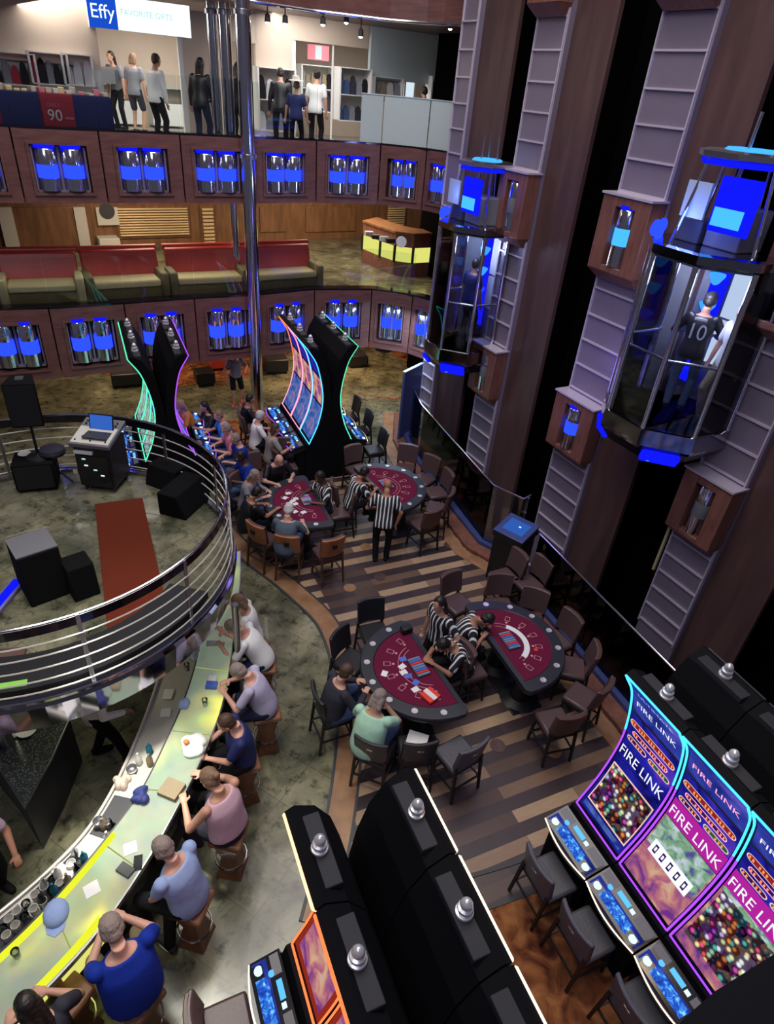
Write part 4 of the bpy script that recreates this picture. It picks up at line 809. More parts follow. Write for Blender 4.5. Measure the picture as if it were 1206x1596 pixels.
MB().box(-0.1, 0.1, -0.1, 0.1, 0, 0.05).build('tray', 'red_plastic', t, bevel=0.01); MB().box(-0.1, 0.1, -0.035, 0.035, 0.05, 0.056).build('paper', 'white', t)
p = tpt(T1, A1, 0.68, 0.04); t = thing('card_shuffler', 'small black shuffler on the far corner of the nearest blackjack table', 'shuffler', (p.x, p.y, 0.922), A1 - PI / 2)
MB().box(-0.06, 0.06, -0.08, 0.08, 0, 0.10).build('housing', 'black', t, bevel=0.015); MB().box(-0.03, 0.03, 0.078, 0.085, 0.03, 0.06).build('card_slot', 'dark_grey', t)
p = tpt(T2, A2, -0.15, 0.6); tag(MB().lathe([(0.003, 0), (0.03, 0), (0.03, 0.015), (0.003, 0.015)], (0, 0, 0), 16).build('casino_chip', 'red_plastic', loc=(tpt(T2, A2, 0.28, 0.48).x, tpt(T2, A2, 0.28, 0.48).y, 0.9235)), 'red chip on the table beside the balustrade', 'chip')

# chairs round the tables
def ct(T, ang, y=0.4): return tuple(tpt(T, ang, 0, y))
g1 = 'chairs round the nearest blackjack table'
for px, py, st, lb in [(583, 990, 'black', 'black chair behind the nearest blackjack table, farthest from the viewer'), (547, 1035, 'black', 'black chair between the wood border and the nearest table'), (520, 1112, 'black', 'black chair holding the man in charcoal'),
                       (585, 1172, 'black', 'black chair holding the woman in mint'), (645, 1172, 'black', 'black chair with a white paper on its seat'), (712, 1180, 'grey', 'empty ribbed dark chair right of the white paper')]:
    p = at(px, py, 0.5); chair(lb, (p.x, p.y), ct(T1, A1), st, 0.62, g1)
g2 = 'brown leather chairs round the table by the balustrade'
for (x, y), lb in [((1.28, 7.95), 'brown leather chair at the far dealer corner of the balustrade table'), ((1.98, 7.98), 'brown leather chair tucked in at the top of the balustrade table'), ((2.42, 7.70), 'second brown leather chair clockwise round the balustrade table'),
                   ((2.78, 7.28), 'third brown leather chair clockwise, back against the kerb'), ((2.94, 6.76), 'fourth brown leather chair clockwise at the balustrade table'), ((2.98, 6.20), 'fifth brown chair clockwise, turned sideways'), ((2.52, 5.72), 'reddish brown chair pulled out at the near end of the balustrade table')]:
    chair(lb, (x, y), ct(T2, A2), 'leather', 0.62, g2)
chair('spare brown leather chair behind the others beside the black kiosk', (2.15, 8.75), (1.2, 8.2), 'leather', 0.62, g2)
chair('second spare brown leather chair beside the kiosk, nearer the balustrade', (2.55, 8.62), (1.6, 8.0), 'leather', 0.62, g2)
g3 = 'chairs round the table beside the stage'
for px, py, lb in [(413, 838, 'orange-backed chair at the table beside the stage, left one in front'), (452, 853, 'orange-backed chair in the middle, under the grey-shirted player'), (510, 858, 'empty orange-backed chair, right one in front')]:
    p = at(px, py, 0.6); chair(lb, (p.x, p.y), ct(T3, A3, 0.3), 'orange', 0.62, g3)
for px, py, lb in [(384, 772, 'dark chair beside the grey-hooded player'), (400, 742, 'dark chair behind the grey-hooded player at the stage table'), (440, 718, 'dark chair of the bald player in black')]:
    p = at(px, py, 0.6); chair(lb, (p.x, p.y), ct(T3, A3, 0.3), 'leather', 0.62, g3)
g4 = 'leather chairs round the farthest blackjack table'
for (x, y), lb in [((-0.72, 12.0), 'leather chair at the left end of the farthest blackjack table'), ((0.30, 12.22), 'leather chair behind the farthest table, second from the left'), ((0.72, 11.85), 'leather chair near the kerb, third from the left at the farthest table'),
                   ((0.98, 11.35), 'leather chair near the kerb, fourth at the farthest table'), ((0.98, 10.75), 'leather chair near the kerb with its seat turned out, fifth at the farthest table'), ((0.72, 10.15), 'leather chair with red-brown back nearest the viewer at the farthest table')]:
    chair(lb, (x, y), ct(T4, A4), 'leather', 0.62, g4)
chair('brown chair pulled out behind the referee on the left of the farthest table', (-0.85, 10.7), (0.0, 11.0), 'leather', 0.62, g4)
# slot players' chairs
for i, (px, py) in enumerate([(858, 1362), (915, 1452), (1000, 1570)]):
    p = at(px, py, 0.6); chair('dark grey slot chair in front of the right bank, %s from the far end' % ['first', 'second', 'third'][i], (p.x, p.y), (p.x + VV.x, p.y + VV.y), 'grey', 0.60, 'slot chairs at the right bank')
for i, (px, py) in enumerate([(543, 645), (561, 667), (583, 697)]):
    p = at(px, py, 0.6); chair('black chair facing the green-edged slots of the far bank, %s from the back' % ['first', 'second', 'third'][i], (p.x, p.y), (p.x - VV.x, p.y - VV.y), 'black', 0.60, 'slot chairs right of the far centre bank')
for i, (px, py) in enumerate([(393, 668), (410, 690), (446, 722)]):
    p = at(px, py, 0.6); chair('brown chair facing the bright slot screens, %s from the back' % ['first', 'second', 'third'][i], (p.x, p.y), (p.x + VV.x, p.y + VV.y), 'leather', 0.60, 'slot chairs left of the far centre bank')
p = at(352, 1590, 0.75); chair('brown slot chair cut by the bottom picture edge, left of the red machine', (p.x, p.y), (p.x + VV.x, p.y + VV.y), 'leather', 0.66, None)

# ================================================================== BANDSTAND ABOVE THE BAR
SC = Vector((-4.08, 5.92)); SR = 2.19; ZS = 2.38
struct(MB().lathe([(0.01, ZS - 0.2), (SR - 0.05, ZS - 0.2), (SR - 0.02, ZS), (0.01, ZS)], (SC.x, SC.y, 0), 64).build('floor', 'marble'))
t = thing('stage_railing', 'curved chrome wire railing with mirrored bands round the bandstand', 'railing', (SC.x, SC.y, ZS))
MB().loft([[Vector((math.cos(2 * PI * k / 96) * r, math.sin(2 * PI * k / 96) * r, z)) for r, z in ((SR, 0.90), (SR + 0.02, 0.90), (SR + 0.02, 0.80), (SR, 0.80))] for k in range(96)], closed=True).build('top_band', 'dark_band', t)
MB().tube([(math.cos(2 * PI * k / 96) * (SR + 0.01), math.sin(2 * PI * k / 96) * (SR + 0.01), 0.915) for k in range(96)], 0.016, 8, True).build('handrail', 'chrome', t, smooth=True)
for i in range(5):
    MB().tube([(math.cos(2 * PI * k / 96) * (SR + 0.03), math.sin(2 * PI * k / 96) * (SR + 0.03), 0.11 + 0.148 * i) for k in range(96)], 0.0085, 6, True).build('wire', 'steel_white', t, smooth=True)
MB().loft([[Vector((math.cos(2 * PI * k / 96) * r, math.sin(2 * PI * k / 96) * r, z)) for r, z in ((SR - 0.02, 0.04), (SR + 0.05, 0.04), (SR + 0.05, -0.02), (SR + 0.08, -0.05), (SR + 0.03, -0.38), (SR - 0.02, -0.38))] for k in range(96)], closed=True).build('base_band', 'mirror_band', t)
MB().tube([(math.cos(2 * PI * k / 96) * (SR + 0.06), math.sin(2 * PI * k / 96) * (SR + 0.06), 0.04) for k in range(96)], 0.012, 6, True).build('base_trim', 'chrome', t, smooth=True)
for k in range(12):
    a = math.radians(-82 + 30 * k); c = Vector((math.cos(a), math.sin(a))) * (SR + 0.02); M = Matrix.Translation((c.x, c.y, 0)) @ Matrix.Rotation(a, 4, 'Z')
    MB().box(-0.012, 0.012, -0.02, 0.02, 0.0, 0.92, M).build('post', 'brushed', t, bevel=0.004)
p = at(372, 1025, 1.1)
t = thing('chrome_column', 'slim dark chrome post carrying the bandstand edge on the bar', 'column', (p.x, p.y, 0)); MB().cyl((0, 0, 0), (-0.02, 0.06, ZS - 0.4), 0.045).build('shaft', 'brushed', t, smooth=True); MB().lathe([(0.08, 0), (0.08, 0.05), (0.05, 0.07)], (0, 0, 0), 16).build('foot', 'brushed', t, smooth=True)
for a in (150, 215, 270, 60):
    x, y = SC.x + 1.5 * math.cos(math.radians(a)), SC.y + 1.5 * math.sin(math.radians(a)); struct(MB().cyl((x, y, 0), (x, y, ZS - 0.2), 0.1, n=20).build('wall_bandstand', 'brushed', smooth=True))
bn = [Vector((SC.x + math.cos(math.radians(a)) * (SR - 0.62), SC.y + math.sin(math.radians(a)) * (SR - 0.62))) for a in range(-165, -9, 5)]
bo_ = [Vector((SC.x + math.cos(math.radians(a)) * (SR - 0.06), SC.y + math.sin(math.radians(a)) * (SR - 0.06))) for a in range(-165, -9, 5)]
t = thing('curved_bench', 'low dark curved bench along the inside of the bandstand front railing', 'bench', (0, 0, 0))
MB().strip(bo_, [p.lerp(q, 0.85) for p, q in zip(bo_, bn)], ZS, ZS + 0.10).build('seat', 'black', t); MB().strip([p.lerp(q, 0.86) for p, q in zip(bo_, bn)][:20], [p.lerp(q, 1.15) for p, q in zip(bo_, bn)][:20], ZS, ZS + 0.05).build('brown_step', 'pillar_wood', t)
# red runner
A, B, C2, D2 = at(148, 787, ZS), at(222, 777, ZS), at(264, 962, ZS), at(168, 990, ZS)
tag(MB().loft([[A, B, C2, D2], [v + Vector((0, 0, 0.015)) for v in (A, B, C2, D2)]]).build('carpet_runner', 'red_carpet'), 'plain dark red carpet runner laid across the bandstand floor', 'rug')
def oriented(px0, px1, z):                     # frame from two bottom-front pixels
    a, b = at(*px0, z), at(*px1, z); d = (b - a); return a, math.atan2(d.y, d.x), d.length
a, ang, L = oriented((27, 770), (92, 764), ZS)
t = thing('subwoofer', 'large black subwoofer box under the speaker pole on the bandstand', 'loudspeaker', a, ang); MB().box(0, L, 0, 0.42, 0.03, 0.44).build('cabinet', 'speaker_cloth', t, bevel=0.02)
MB().box(0.03, L - 0.03, -0.012, 0.0, 0.06, 0.41).build('grille', 'black', t)
for x, y in ((0.05, 0.05), (L - 0.05, 0.05), (0.05, 0.37), (L - 0.05, 0.37)): MB().lathe([(0.02, 0), (0.025, 0.03)], (x, y, 0), 10).build('foot', 'black', t)
pb = at(60, 712, ZS + 0.44); t = thing('speaker_stand', 'black pole standing on the subwoofer under the speaker', 'speaker stand', pb); ptop = 0.52
MB().lathe([(0.16, 0), (0.15, 0.02), (0.03, 0.05), (0.02, 0.06), (0.018, ptop)], (0, 0, 0), 16).build('pole', 'black', t, smooth=True)
tag(MB().lathe([(0.08, 0), (0.085, 0.005), (0.02, 0.01)], at(38, 707, ZS + 0.445), 16).build('dish', 'offwhite'), 'small white dish lying beside the speaker pole', 'dish')
t = thing('loudspeaker', 'black loudspeaker raised on a pole at the left of the bandstand', 'loudspeaker', pb + Vector((0, 0, ptop)), ang)
MB().loft([[Vector((x, y, z)) for x, y in ((-0.2, -0.14), (0.2, -0.14), (0.13, 0.2), (-0.13, 0.2))] for z in (0, 0.62)]).build('cabinet', 'speaker_cloth', t, bevel=0.02); MB().box(-0.18, 0.18, -0.155, -0.14, 0.03, 0.59).build('grille', 'black', t); MB().box(-0.05, 0.05, -0.03, 0.1, 0.62, 0.635).build('grip', 'dark_grey', t)
# mixer rack
a, ang, L = oriented((128, 764), (182, 770), ZS); t = thing('mixer_rack', 'black rolling rack with a grey mixing desk on top, centre back of the bandstand', 'mixing desk', a, ang)
MB().box(0, L, 0, 0.5, 0.08, 0.74).build('rack_case', 'black', t, bevel=0.015)
M = Matrix.Translation((L / 2, 0.22, 0.80)) @ Matrix.Rotation(0.2, 4, 'X'); MB().box(-L * 0.56, L * 0.56, -0.27, 0.33, -0.03, 0.035, M).build('mixer', 'mid_grey', t, bevel=0.01); mx = t.children[-1]
MB().box(-L * 0.52, L * 0.52, -0.24, 0.12, 0.036, 0.04, M).build('mixer_panel', 'offwhite', mx)
for i in range(7):
    for j in range(2): MB().lathe([(0.012, 0.04), (0.012, 0.06), (0.003, 0.062)], (0, 0, 0), 8, M @ Matrix.Translation((-L * 0.42 + L * 0.14 * i, 0.17 + 0.06 * j, 0))).build('knob', 'black', mx)
    MB().box(-0.008, 0.008, -0.2, -0.18, 0.04, 0.055, M @ Matrix.Translation((-L * 0.42 + L * 0.14 * i, 0.08 * (i % 3), 0))).build('fader', 'black', mx)
MB().box(0.02, L * 0.55, -0.04, 0.0, 0.62, 0.66).build('paper', 'white', t); MB().box(0.04, L - 0.04, -0.01, 0.0, 0.12, 0.58).build('gear_front', 'black_gloss', t)
for i, (x, z, m) in enumerate([(0.12, 0.42, 'white_text'), (0.24, 0.36, 'sign_faint'), (0.33, 0.28, 'white_text'), (0.1, 0.52, 'sign_faint')]): MB().box(x, x + 0.05, -0.014, -0.01, z, z + 0.02).build('indicator', m, t)
for x in (0.05, L - 0.05):
    for y in (0.06, 0.44): MB().cyl((x - 0.015, y, 0.035), (x + 0.015, y, 0.035), 0.035).build('caster', 'dark_grey', t)
p = at(156, 660, ZS + 0.95); t = thing('laptop', 'open laptop with a blue screen behind the mixing desk', 'laptop', p + Vector((0, 0, -0.12)), ang)
MB().box(-0.17, 0.17, -0.24, 0.0, 0, 0.015).build('keyboard', 'dark_grey', t, bevel=0.004); M = Matrix.Rotation(-0.25, 4, 'X'); MB().box(-0.17, 0.17, 0.0, 0.012, 0.015, 0.24, M).build('lid', 'black', t); MB().box(-0.155, 0.155, -0.004, 0.0, 0.03, 0.225, M).build('screen', 'laptop_glow', t)
MB().box(-0.03, 0.03, -0.1, 0.1, -0.95 + 0.12, 0.0).box(-0.15, 0.15, -0.15, 0.15, -0.83, -0.80).build('stand', 'black', t)
p = at(93, 750, ZS); t = thing('drum_stool', 'round black stool between the subwoofer and the mixer rack', 'stool', p)
MB().lathe([(0.02, 0.46), (0.17, 0.46), (0.18, 0.5), (0.16, 0.54), (0.02, 0.545)], (0, 0, 0), 24).build('seat', 'leather_black', t, smooth=True); MB().cyl((0, 0, 0.1), (0, 0, 0.46), 0.02).build('post', 'black', t)
for k in range(3): MB().cyl((0, 0, 0.2), (0.2 * math.cos(k * 2.1), 0.2 * math.sin(k * 2.1), 0.01), 0.014).build('leg', 'black', t)
def cab(name, label, px0, px1, depth, h, tilt=0.0, extra=None):
    a, ang, L = oriented(px0, px1, ZS); t = thing(name, label, 'loudspeaker', a, ang)
    sec = [(0, 0), (depth, 0), (depth, h), (tilt, h)] if tilt else [(0, 0), (depth, 0), (depth, h), (0, h)]
    MB().loft([[Vector((x, y, z)) for y, z in sec] for x in (0, L)]).build('cabinet', 'speaker_cloth', t, bevel=0.015)
    n = Vector((0, -h, tilt)).normalized() * 0.01
    MB().loft([[Vector((x, 0.03 + (tilt - 0.0) * q, 0.04 + (h - 0.08) * q)) + n for q in (0.02, 0.98)] + [Vector((x, 0.04 + tilt * q, 0.04 + (h - 0.08) * q)) for q in (0.98, 0.02)] for x in (0.03, L - 0.03)]).build('grille', 'dark_grey', t)
    MB().box(L - 0.001, L + 0.012, depth * 0.45, depth * 0.65, h * 0.5, h * 0.7).build('side_handle', 'offwhite', t); return t
cab('stage_monitor', 'black floor monitor at the back rail of the bandstand, nearest the green slots', (226, 755), (268, 770), 0.36, 0.30, 0.1)
cab('stage_monitor', 'black floor monitor tilted at the right rail of the bandstand, white badge in the middle', (290, 812), (330, 775), 0.42, 0.34, 0.12)
t.children[0]; MB().box(0.24, 0.30, -0.012, 0.0, 0.16, 0.22).build('badge', 'offwhite', t)
t = cab('keyboard_case', 'black angular cabinet with a grey top in the bandstand foreground', (50, 948), (112, 925), 0.5, 0.62, 0.08)
tag(t, t['label'], 'cabinet'); MB().box(0.0, (at(112, 925, ZS) - at(50, 948, ZS)).length, 0.09, 0.5, 0.62, 0.635).build('top_board', 'mid_grey', t)
t = cab('amplifier', 'smaller black box leaning beside the angular cabinet, next to the red runner', (118, 940), (158, 925), 0.34, 0.42, 0.05); tag(t, t['label'], 'amplifier')
a, b = at(-8, 968, ZS), at(42, 908, ZS); d = b - a; t = thing('blue_glow_bar', 'bar added for the blue glow on the bandstand floor at the left picture edge', 'glow bar', a, math.atan2(d.y, d.x))  # added bar, made to glow for the blue light lying on the stage floor
MB().box(0, d.length, 0, 0.16, 0, 0.05).build('housing', 'lilac_body', t, bevel=0.01); MB().box(0.02, d.length - 0.02, 0.03, 0.13, 0.05, 0.056).build('glow_strip', 'blue_deep', t)
tag(MB().box(-0.13, 0.13, -0.035, 0.035, 0, 0.05).build('effects_pedal', 'lime', loc=at(20, 1072, ZS + 0.06), rotz=0.35), 'bright green box lit at the bottom of the stage railing', 'box')

# ================================================================== BAR
BF = [(-2.30, 8.1), (-2.13, 7.4), (-2.0, 6.6), (-1.86, 5.8), (-1.78, 5.05), (-1.80, 4.5), (-1.87, 3.9), (-1.99, 3.24), (-2.18, 2.6), (-2.46, 2.05), (-2.80, 1.55), (-3.3, 1.0)]
BI = [(-2.78, 7.9), (-2.58, 7.3), (-2.44, 6.5), (-2.30, 5.8), (-2.25, 5.1), (-2.27, 4.5), (-2.32, 3.9), (-2.45, 3.42), (-2.62, 2.95), (-2.83, 2.50), (-3.10, 2.08), (-3.5, 1.6)]
BB = [(-3.2, 7.7), (-3.02, 7.1), (-2.9, 6.4), (-2.78, 5.7), (-2.72, 5.1), (-2.70, 4.5), (-2.72, 3.95), (-2.80, 3.50), (-2.98, 3.10), (-3.22, 2.72), (-3.5, 2.36), (-3.9, 1.95)]
BF, BI, BB = [smoothline(p, 4) for p in (BF, BI, BB)]
t = thing('bar_counter', 'long curved bar with a glowing yellow-green stone top', 'bar counter', (0, 0, 0))
MB().strip(BF, BI, 1.05, 1.10).build('counter_top', 'lit_bar_top', t)
MB().strip([p.lerp(q, -0.02) for p, q in zip(BF, BI)], [p.lerp(q, 0.01) for p, q in zip(BF, BI)], 1.04, 1.104).build('front_edge', 'brushed', t)
MB().strip([p.lerp(q, 0.985) for p, q in zip(BF, BI)], [p.lerp(q, 1.02) for p, q in zip(BF, BI)], 1.03, 1.104).build('rear_edge', 'dark_grey', t)
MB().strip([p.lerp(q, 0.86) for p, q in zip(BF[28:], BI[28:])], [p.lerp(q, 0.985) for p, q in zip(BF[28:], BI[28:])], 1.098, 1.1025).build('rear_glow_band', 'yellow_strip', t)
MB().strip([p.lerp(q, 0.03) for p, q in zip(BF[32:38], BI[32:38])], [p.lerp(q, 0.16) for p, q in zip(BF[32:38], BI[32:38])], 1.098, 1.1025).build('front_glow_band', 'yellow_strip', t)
MB().strip([p.lerp(q, 0.42) for p, q in zip(BF, BI)], [p.lerp(q, 0.9) for p, q in zip(BF, BI)], 0.0, 1.04).build('counter_body', 'black', t)
for k in range(0, len(BF) - 4, 4):
    rings = []
    for i in range(k, k + 4):
        a, b = BF[i], BI[i]; rings.append([Vector((*a.lerp(b, 0.06), 0.98)), Vector((*a.lerp(b, 0.34), 0.42)), Vector((*a.lerp(b, 0.40), 0.42)), Vector((*a.lerp(b, 0.12), 1.0))])
    MB().loft(rings).build('front_panel', 'bar_front' if k >= 30 else 'black_gloss', t)
for k in (13, 19, 24, 29, 34):
    a, b = BF[k], BI[k]; dirn = (b - a).normalized(); tg = Vector((-dirn.y, dirn.x)) * 0.006; q = a.lerp(b, 0.03); r = a.lerp(b, 0.97)
    MB().prism([q + tg, q - tg, r - tg, r + tg], 1.0995, 1.1015).build('top_seam', 'seam_pale', t)
MB().tube([Vector((*a.lerp(b, 0.05), 0.22)) for a, b in zip(BF, BI)], 0.022, 8).build('foot_rail', 'brushed', t, smooth=True)
for k in range(1, len(BF), 5):
    a, b = BF[k], BI[k]; MB().cyl((*a.lerp(b, 0.05), 0.22), (*a.lerp(b, 0.42), 0.12), 0.014).build('rail_bracket', 'brushed', t)
t = thing('back_counter', 'lower steel work counter behind the bar top, full of bar gear', 'work counter', (0, 0, 0))
MB().strip([p.lerp(q, 0.0) for p, q in zip(BI, BB)], [p.lerp(q, 1.0) for p, q in zip(BI, BB)], 0.70, 0.84).build('work_top', 'steel_white', t)
MB().strip([p.lerp(q, 0.1) for p, q in zip(BI, BB)], [p.lerp(q, 0.9) for p, q in zip(BI, BB)], 0.05, 0.70).build('cabinets', 'dark_grey', t)
MB().tube([Vector((*q, 0.87)) for q in BB], 0.018, 8).build('edge_rail', 'steel_white', t, smooth=True)
def wp(k, f): return BI[k].lerp(BB[k], f)
ks = [20, 24, 27, 30, 34, 38]
for k, k2, m, z0, z1, nm in [(22, 24, 'steel_white', 0.845, 0.87, 'drain_board'), (24, 26, 'dark_grey', 0.843, 0.86, 'sink_bowl'), (28, 30, 'steel_white', 0.845, 0.89, 'cutting_board'), (31, 32, 'offwhite', 0.845, 0.9, 'ice_bin_lid'), (26, 28, 'dark_grey', 0.843, 0.858, 'speed_rail'), (30, 31, 'black', 0.843, 0.86, 'speed_rail'), (32, 34, 'black', 0.843, 0.86, 'speed_rail'), (35, 40, 'dark_grey', 0.843, 0.86, 'glass_rack_base')]:
    pl = [BI[i].lerp(BB[i], 0.12) for i in range(k, k2 + 1)] + [BI[i].lerp(BB[i], 0.88) for i in range(k2, k - 1, -1)]
    MB().prism(pl, z0, z1).build(nm, m, t)
def glass_at(px, py, z, label, name='drinking_glass', r=0.035, h=0.12, m='clear_glass', grp='glasses on the bar', cat='glass'):
    p = at(px, py, z); return tag(MB().lathe([(r * 0.75, 0), (r * 0.8, 0.004), (r, h), (r * 0.93, h), (r * 0.72, 0.008), (0.002, 0.008)], p, 14).build(name, m, smooth=True), label, cat, grp)
n_ = ['nearest the picture edge', 'second', 'third', 'fourth', 'fifth', 'sixth', 'seventh', 'eighth', 'ninth', 'tenth', 'eleventh', 'twelfth', 'thirteenth', 'fourteenth']
for i, (px, py) in enumerate([(8, 1455), (18, 1440), (30, 1428), (44, 1416), (58, 1402), (72, 1390), (86, 1378), (14, 1465), (28, 1450), (42, 1436), (56, 1424), (70, 1412), (84, 1396), (96, 1384)]):
    glass_at(px, py, 0.86, 'upturned glass in the rack behind the lower left bar, %s from the left edge' % ('first' if i == 0 else n_[i]), 'rack_glass', 0.04, 0.11, 'offwhite' if i % 3 else 'clear_glass', 'glasses in the rack at the lower left')
glass_at(28, 1492, 1.1, 'clear tumbler held at the left picture edge on the bar', grp=None)
glass_at(320, 1100, 1.1, 'empty clear glass on the far bar, beside the blue box', grp=None)
glass_at(292, 1045, 1.1, 'clear glass under the bandstand edge on the bar', grp=None)
glass_at(155, 1287, 0.86, 'wide steel shaker cup in the work counter below the cutting board', 'shaker_cup', 0.055, 0.1, 'brushed', None, 'cup')
glass_at(170, 1288, 0.86, 'second steel shaker cup, right of the wide one', 'shaker_cup', 0.045, 0.1, 'brushed', None, 'cup')
glass_at(206, 1202, 0.86, 'round steel bowl in the sink area', 'steel_bowl', 0.06, 0.06, 'brushed', None, 'bowl')
glass_at(113, 1352, 0.86, 'white cup in the black speed rail by the lower left', 'white_cup', 0.045, 0.09, 'white', None, 'cup')
def flat(name, px, py, z, w, l, h, rot, m, label, cat): return tag(MB().box(-w / 2, w / 2, -l / 2, l / 2, 0, h).build(name, m, loc=at(px, py, z), rotz=rot, bevel=min(0.004, h * 0.3)), label, cat)
flat('napkin', 203, 1322, 1.104, 0.12, 0.12, 0.004, 0.5, 'white', 'white napkin beside the black wallet on the bar', 'napkin')
flat('napkin', 143, 1386, 1.104, 0.13, 0.13, 0.004, 0.7, 'white', 'white napkin in front of the man in royal blue', 'napkin')
flat('wallet', 196, 1357, 1.104, 0.16, 0.1, 0.025, -0.4, 'black', 'black wallet on the bar near the light-blue shirted man', 'wallet')
flat('phone', 215, 1345, 1.104, 0.08, 0.15, 0.01, 0.3, 'black_gloss', 'black phone right of the wallet on the bar', 'phone')
flat('menu_card', 262, 1082, 0.86, 0.12, 0.16, 0.006, 0.1, 'white', 'upper white paper on the work counter under the bandstand', 'paper')
flat('menu_card', 258, 1111, 0.86, 0.12, 0.13, 0.006, 0.2, 'white', 'lower white paper on the work counter under the bandstand', 'paper')
flat('tissue_box', 330, 1070, 1.104, 0.14, 0.1, 0.05, 0.05, 'cyan_glow' if False else 'card_blue', 'blue box with white top standing on the far bar', 'box')
flat('tissue', 331, 1058, 1.15, 0.10, 0.09, 0.02, 0.05, 'white', 'white pack lying on the blue box', 'pack')
flat('coaster', 331, 1003, 1.104, 0.16, 0.1, 0.01, 0.2, 'pale_blue', 'pale blue packet on the bar below the bandstand edge', 'packet')
flat('handbag', 268, 1233, 1.104, 0.22, 0.2, 0.06, -0.3, 'cloth_khaki', 'flat brown bag on the bar by the woman in pink', 'bag')
def lump(name, px, py, z, rx, ry, rz, m, label, cat, seed=1):
    rnd = random.Random(seed); mb = MB()
    for k in range(7): mb.ell((rnd.uniform(-1, 1) * rx * .5, rnd.uniform(-1, 1) * ry * .5, rz * rnd.uniform(0.5, 0.8)), rx * rnd.uniform(.4, .6), ry * rnd.uniform(.4, .6), rz * rnd.uniform(.5, .9), Matrix.Rotation(rnd.uniform(0, 3), 3, 'Z'))
    o = mb.build(name, m, loc=at(px, py, z), smooth=True); r = o.modifiers.new('join', 'REMESH'); r.mode = 'VOXEL'; r.voxel_size = 0.008; r.use_smooth_shade = True
    return tag(o, label, cat)
lump('plastic_bag', 300, 1165, 1.10, 0.15, 0.2, 0.06, 'white', 'crumpled white bag with an orange item on the bar', 'bag', 3)
tag(MB().ell((0, 0, 0), 0.035, 0.03, 0.025).build('orange_cap', 'cloth_orange', loc=at(290, 1156, 1.21), smooth=True), 'small orange item on the crumpled white bag', 'item')
lump('blue_bag', 288, 1101, 1.10, 0.09, 0.08, 0.07, 'cloth_lightblue', 'crumpled blue bag on the bar left of the navy-shirted man', 'bag', 5)
lump('bar_towel', 222, 1244, 1.10, 0.09, 0.14, 0.06, 'navy', 'navy blue cloth on the rear edge of the bar', 'cloth', 8)
lump('bar_cloths', 190, 1222, 0.85, 0.1, 0.12, 0.08, 'cream', 'pile of cream cloths in the work counter', 'cloth', 9)
lump('clear_bag', 303, 1020, 1.10, 0.09, 0.14, 0.05, 'pale_blue', 'pale crumpled bag on the bar close to the bandstand edge', 'bag', 11)
p = at(88, 1425, 1.10); t = thing('baseball_cap', 'pale blue cap lying on the bar at the lower left', 'cap', p, 0.4)
MB().ell((0, 0, 0.02), 0.11, 0.13, 0.09).build('crown', 'cloth_lightblue', t, smooth=True); MB().loft([[Vector((0.085 * math.cos(a), -0.09 + 0.11 * math.sin(a) * (1 if k else 0.2), z)) for a, k in ((PI, 0), (PI * 1.2, 1), (PI * 1.5, 1), (PI * 1.8, 1), (2 * PI, 0))] for z in (0.004, 0.012)]).build('peak', 'cloth_lightblue', t)
# granite island and floor mats behind the bar
isl = [at(*q, 0.95) for q in ((-60, 1090), (30, 1085), (112, 1108), (78, 1185), (38, 1257), (0, 1195), (-60, 1120))]
t = thing('granite_counter', 'speckled dark granite counter with a pointed corner behind the bar', 'counter', (0, 0, 0))
MB().prism([v.xy for v in isl], 0.90, 0.95).build('stone_top', 'granite', t); c = sum((v.xy for v in isl), Vector((0, 0))) / len(isl)
MB().prism([c + (v.xy - c) * 0.93 for v in isl], 0.0, 0.90).build('counter_base', 'dark_grey', t)
MB().tube([v + Vector((0, 0, -0.02)) for v in isl], 0.016, 6, True).build('edge_trim', 'brushed', t, smooth=True)
tag(MB().lathe([(0.05, 0), (0.1, 0.02), (0.11, 0.03), (0.04, 0.012), (0.002, 0.01)], at(42, 1140, 0.95), 18).build('plate', 'white', smooth=True), 'white plate on the granite counter corner', 'plate')

# ================================================================== KIOSK, PANEL, FAR FURNITURE
c = at(805, 822, 1.15); t = thing('touch_kiosk', 'black kiosk with a blue glowing screen beside the spare leather chairs', 'kiosk', (c.x, c.y, 0), -0.65)
MB().loft([[Vector((s1 * x, s1 * y, z)) for x, y in ((-0.3, -0.3), (0.3, -0.3), (0.3, 0.3), (-0.3, 0.3))] for s1, z in ((0.9, 0), (0.9, 0.95), (1.0, 1.0), (1.0, 1.1))]).build('cabinet', 'black', t)
M = Matrix.Translation((0, 0, 1.13)) @ Matrix.Rotation(0.14, 4, 'X'); MB().box(-0.3, 0.3, -0.3, 0.3, -0.03, 0.02, M).build('tilted_top', 'blue_side', t, bevel=0.01); MB().box(-0.2, 0.2, -0.16, 0.18, 0.021, 0.026, M).build('screen', 'kiosk_glow', t)
MB().box(0.03, 0.07, 0.02, 0.05, 0.028, 0.031, M).build('cursor', 'white_text', t)
a, b = at(621, 690, 0), at(648, 673, 0); t = thing('sign_panel', 'tall blue-grey upright panel at the far end of the glass balustrade', 'panel', a, math.atan2((b - a).y, (b - a).x)); L = (b - a).length
MB().box(0, L, 0, 0.06, 0.04, 1.86).build('board', 'blue_side', t, bevel=0.01); MB().box(-0.01, L + 0.01, -0.01, 0.07, 1.86, 1.89).build('top_rail', 'brushed', t); MB().box(-0.02, L + 0.02, -0.12, 0.18, 0, 0.04).build('foot', 'brushed', t)
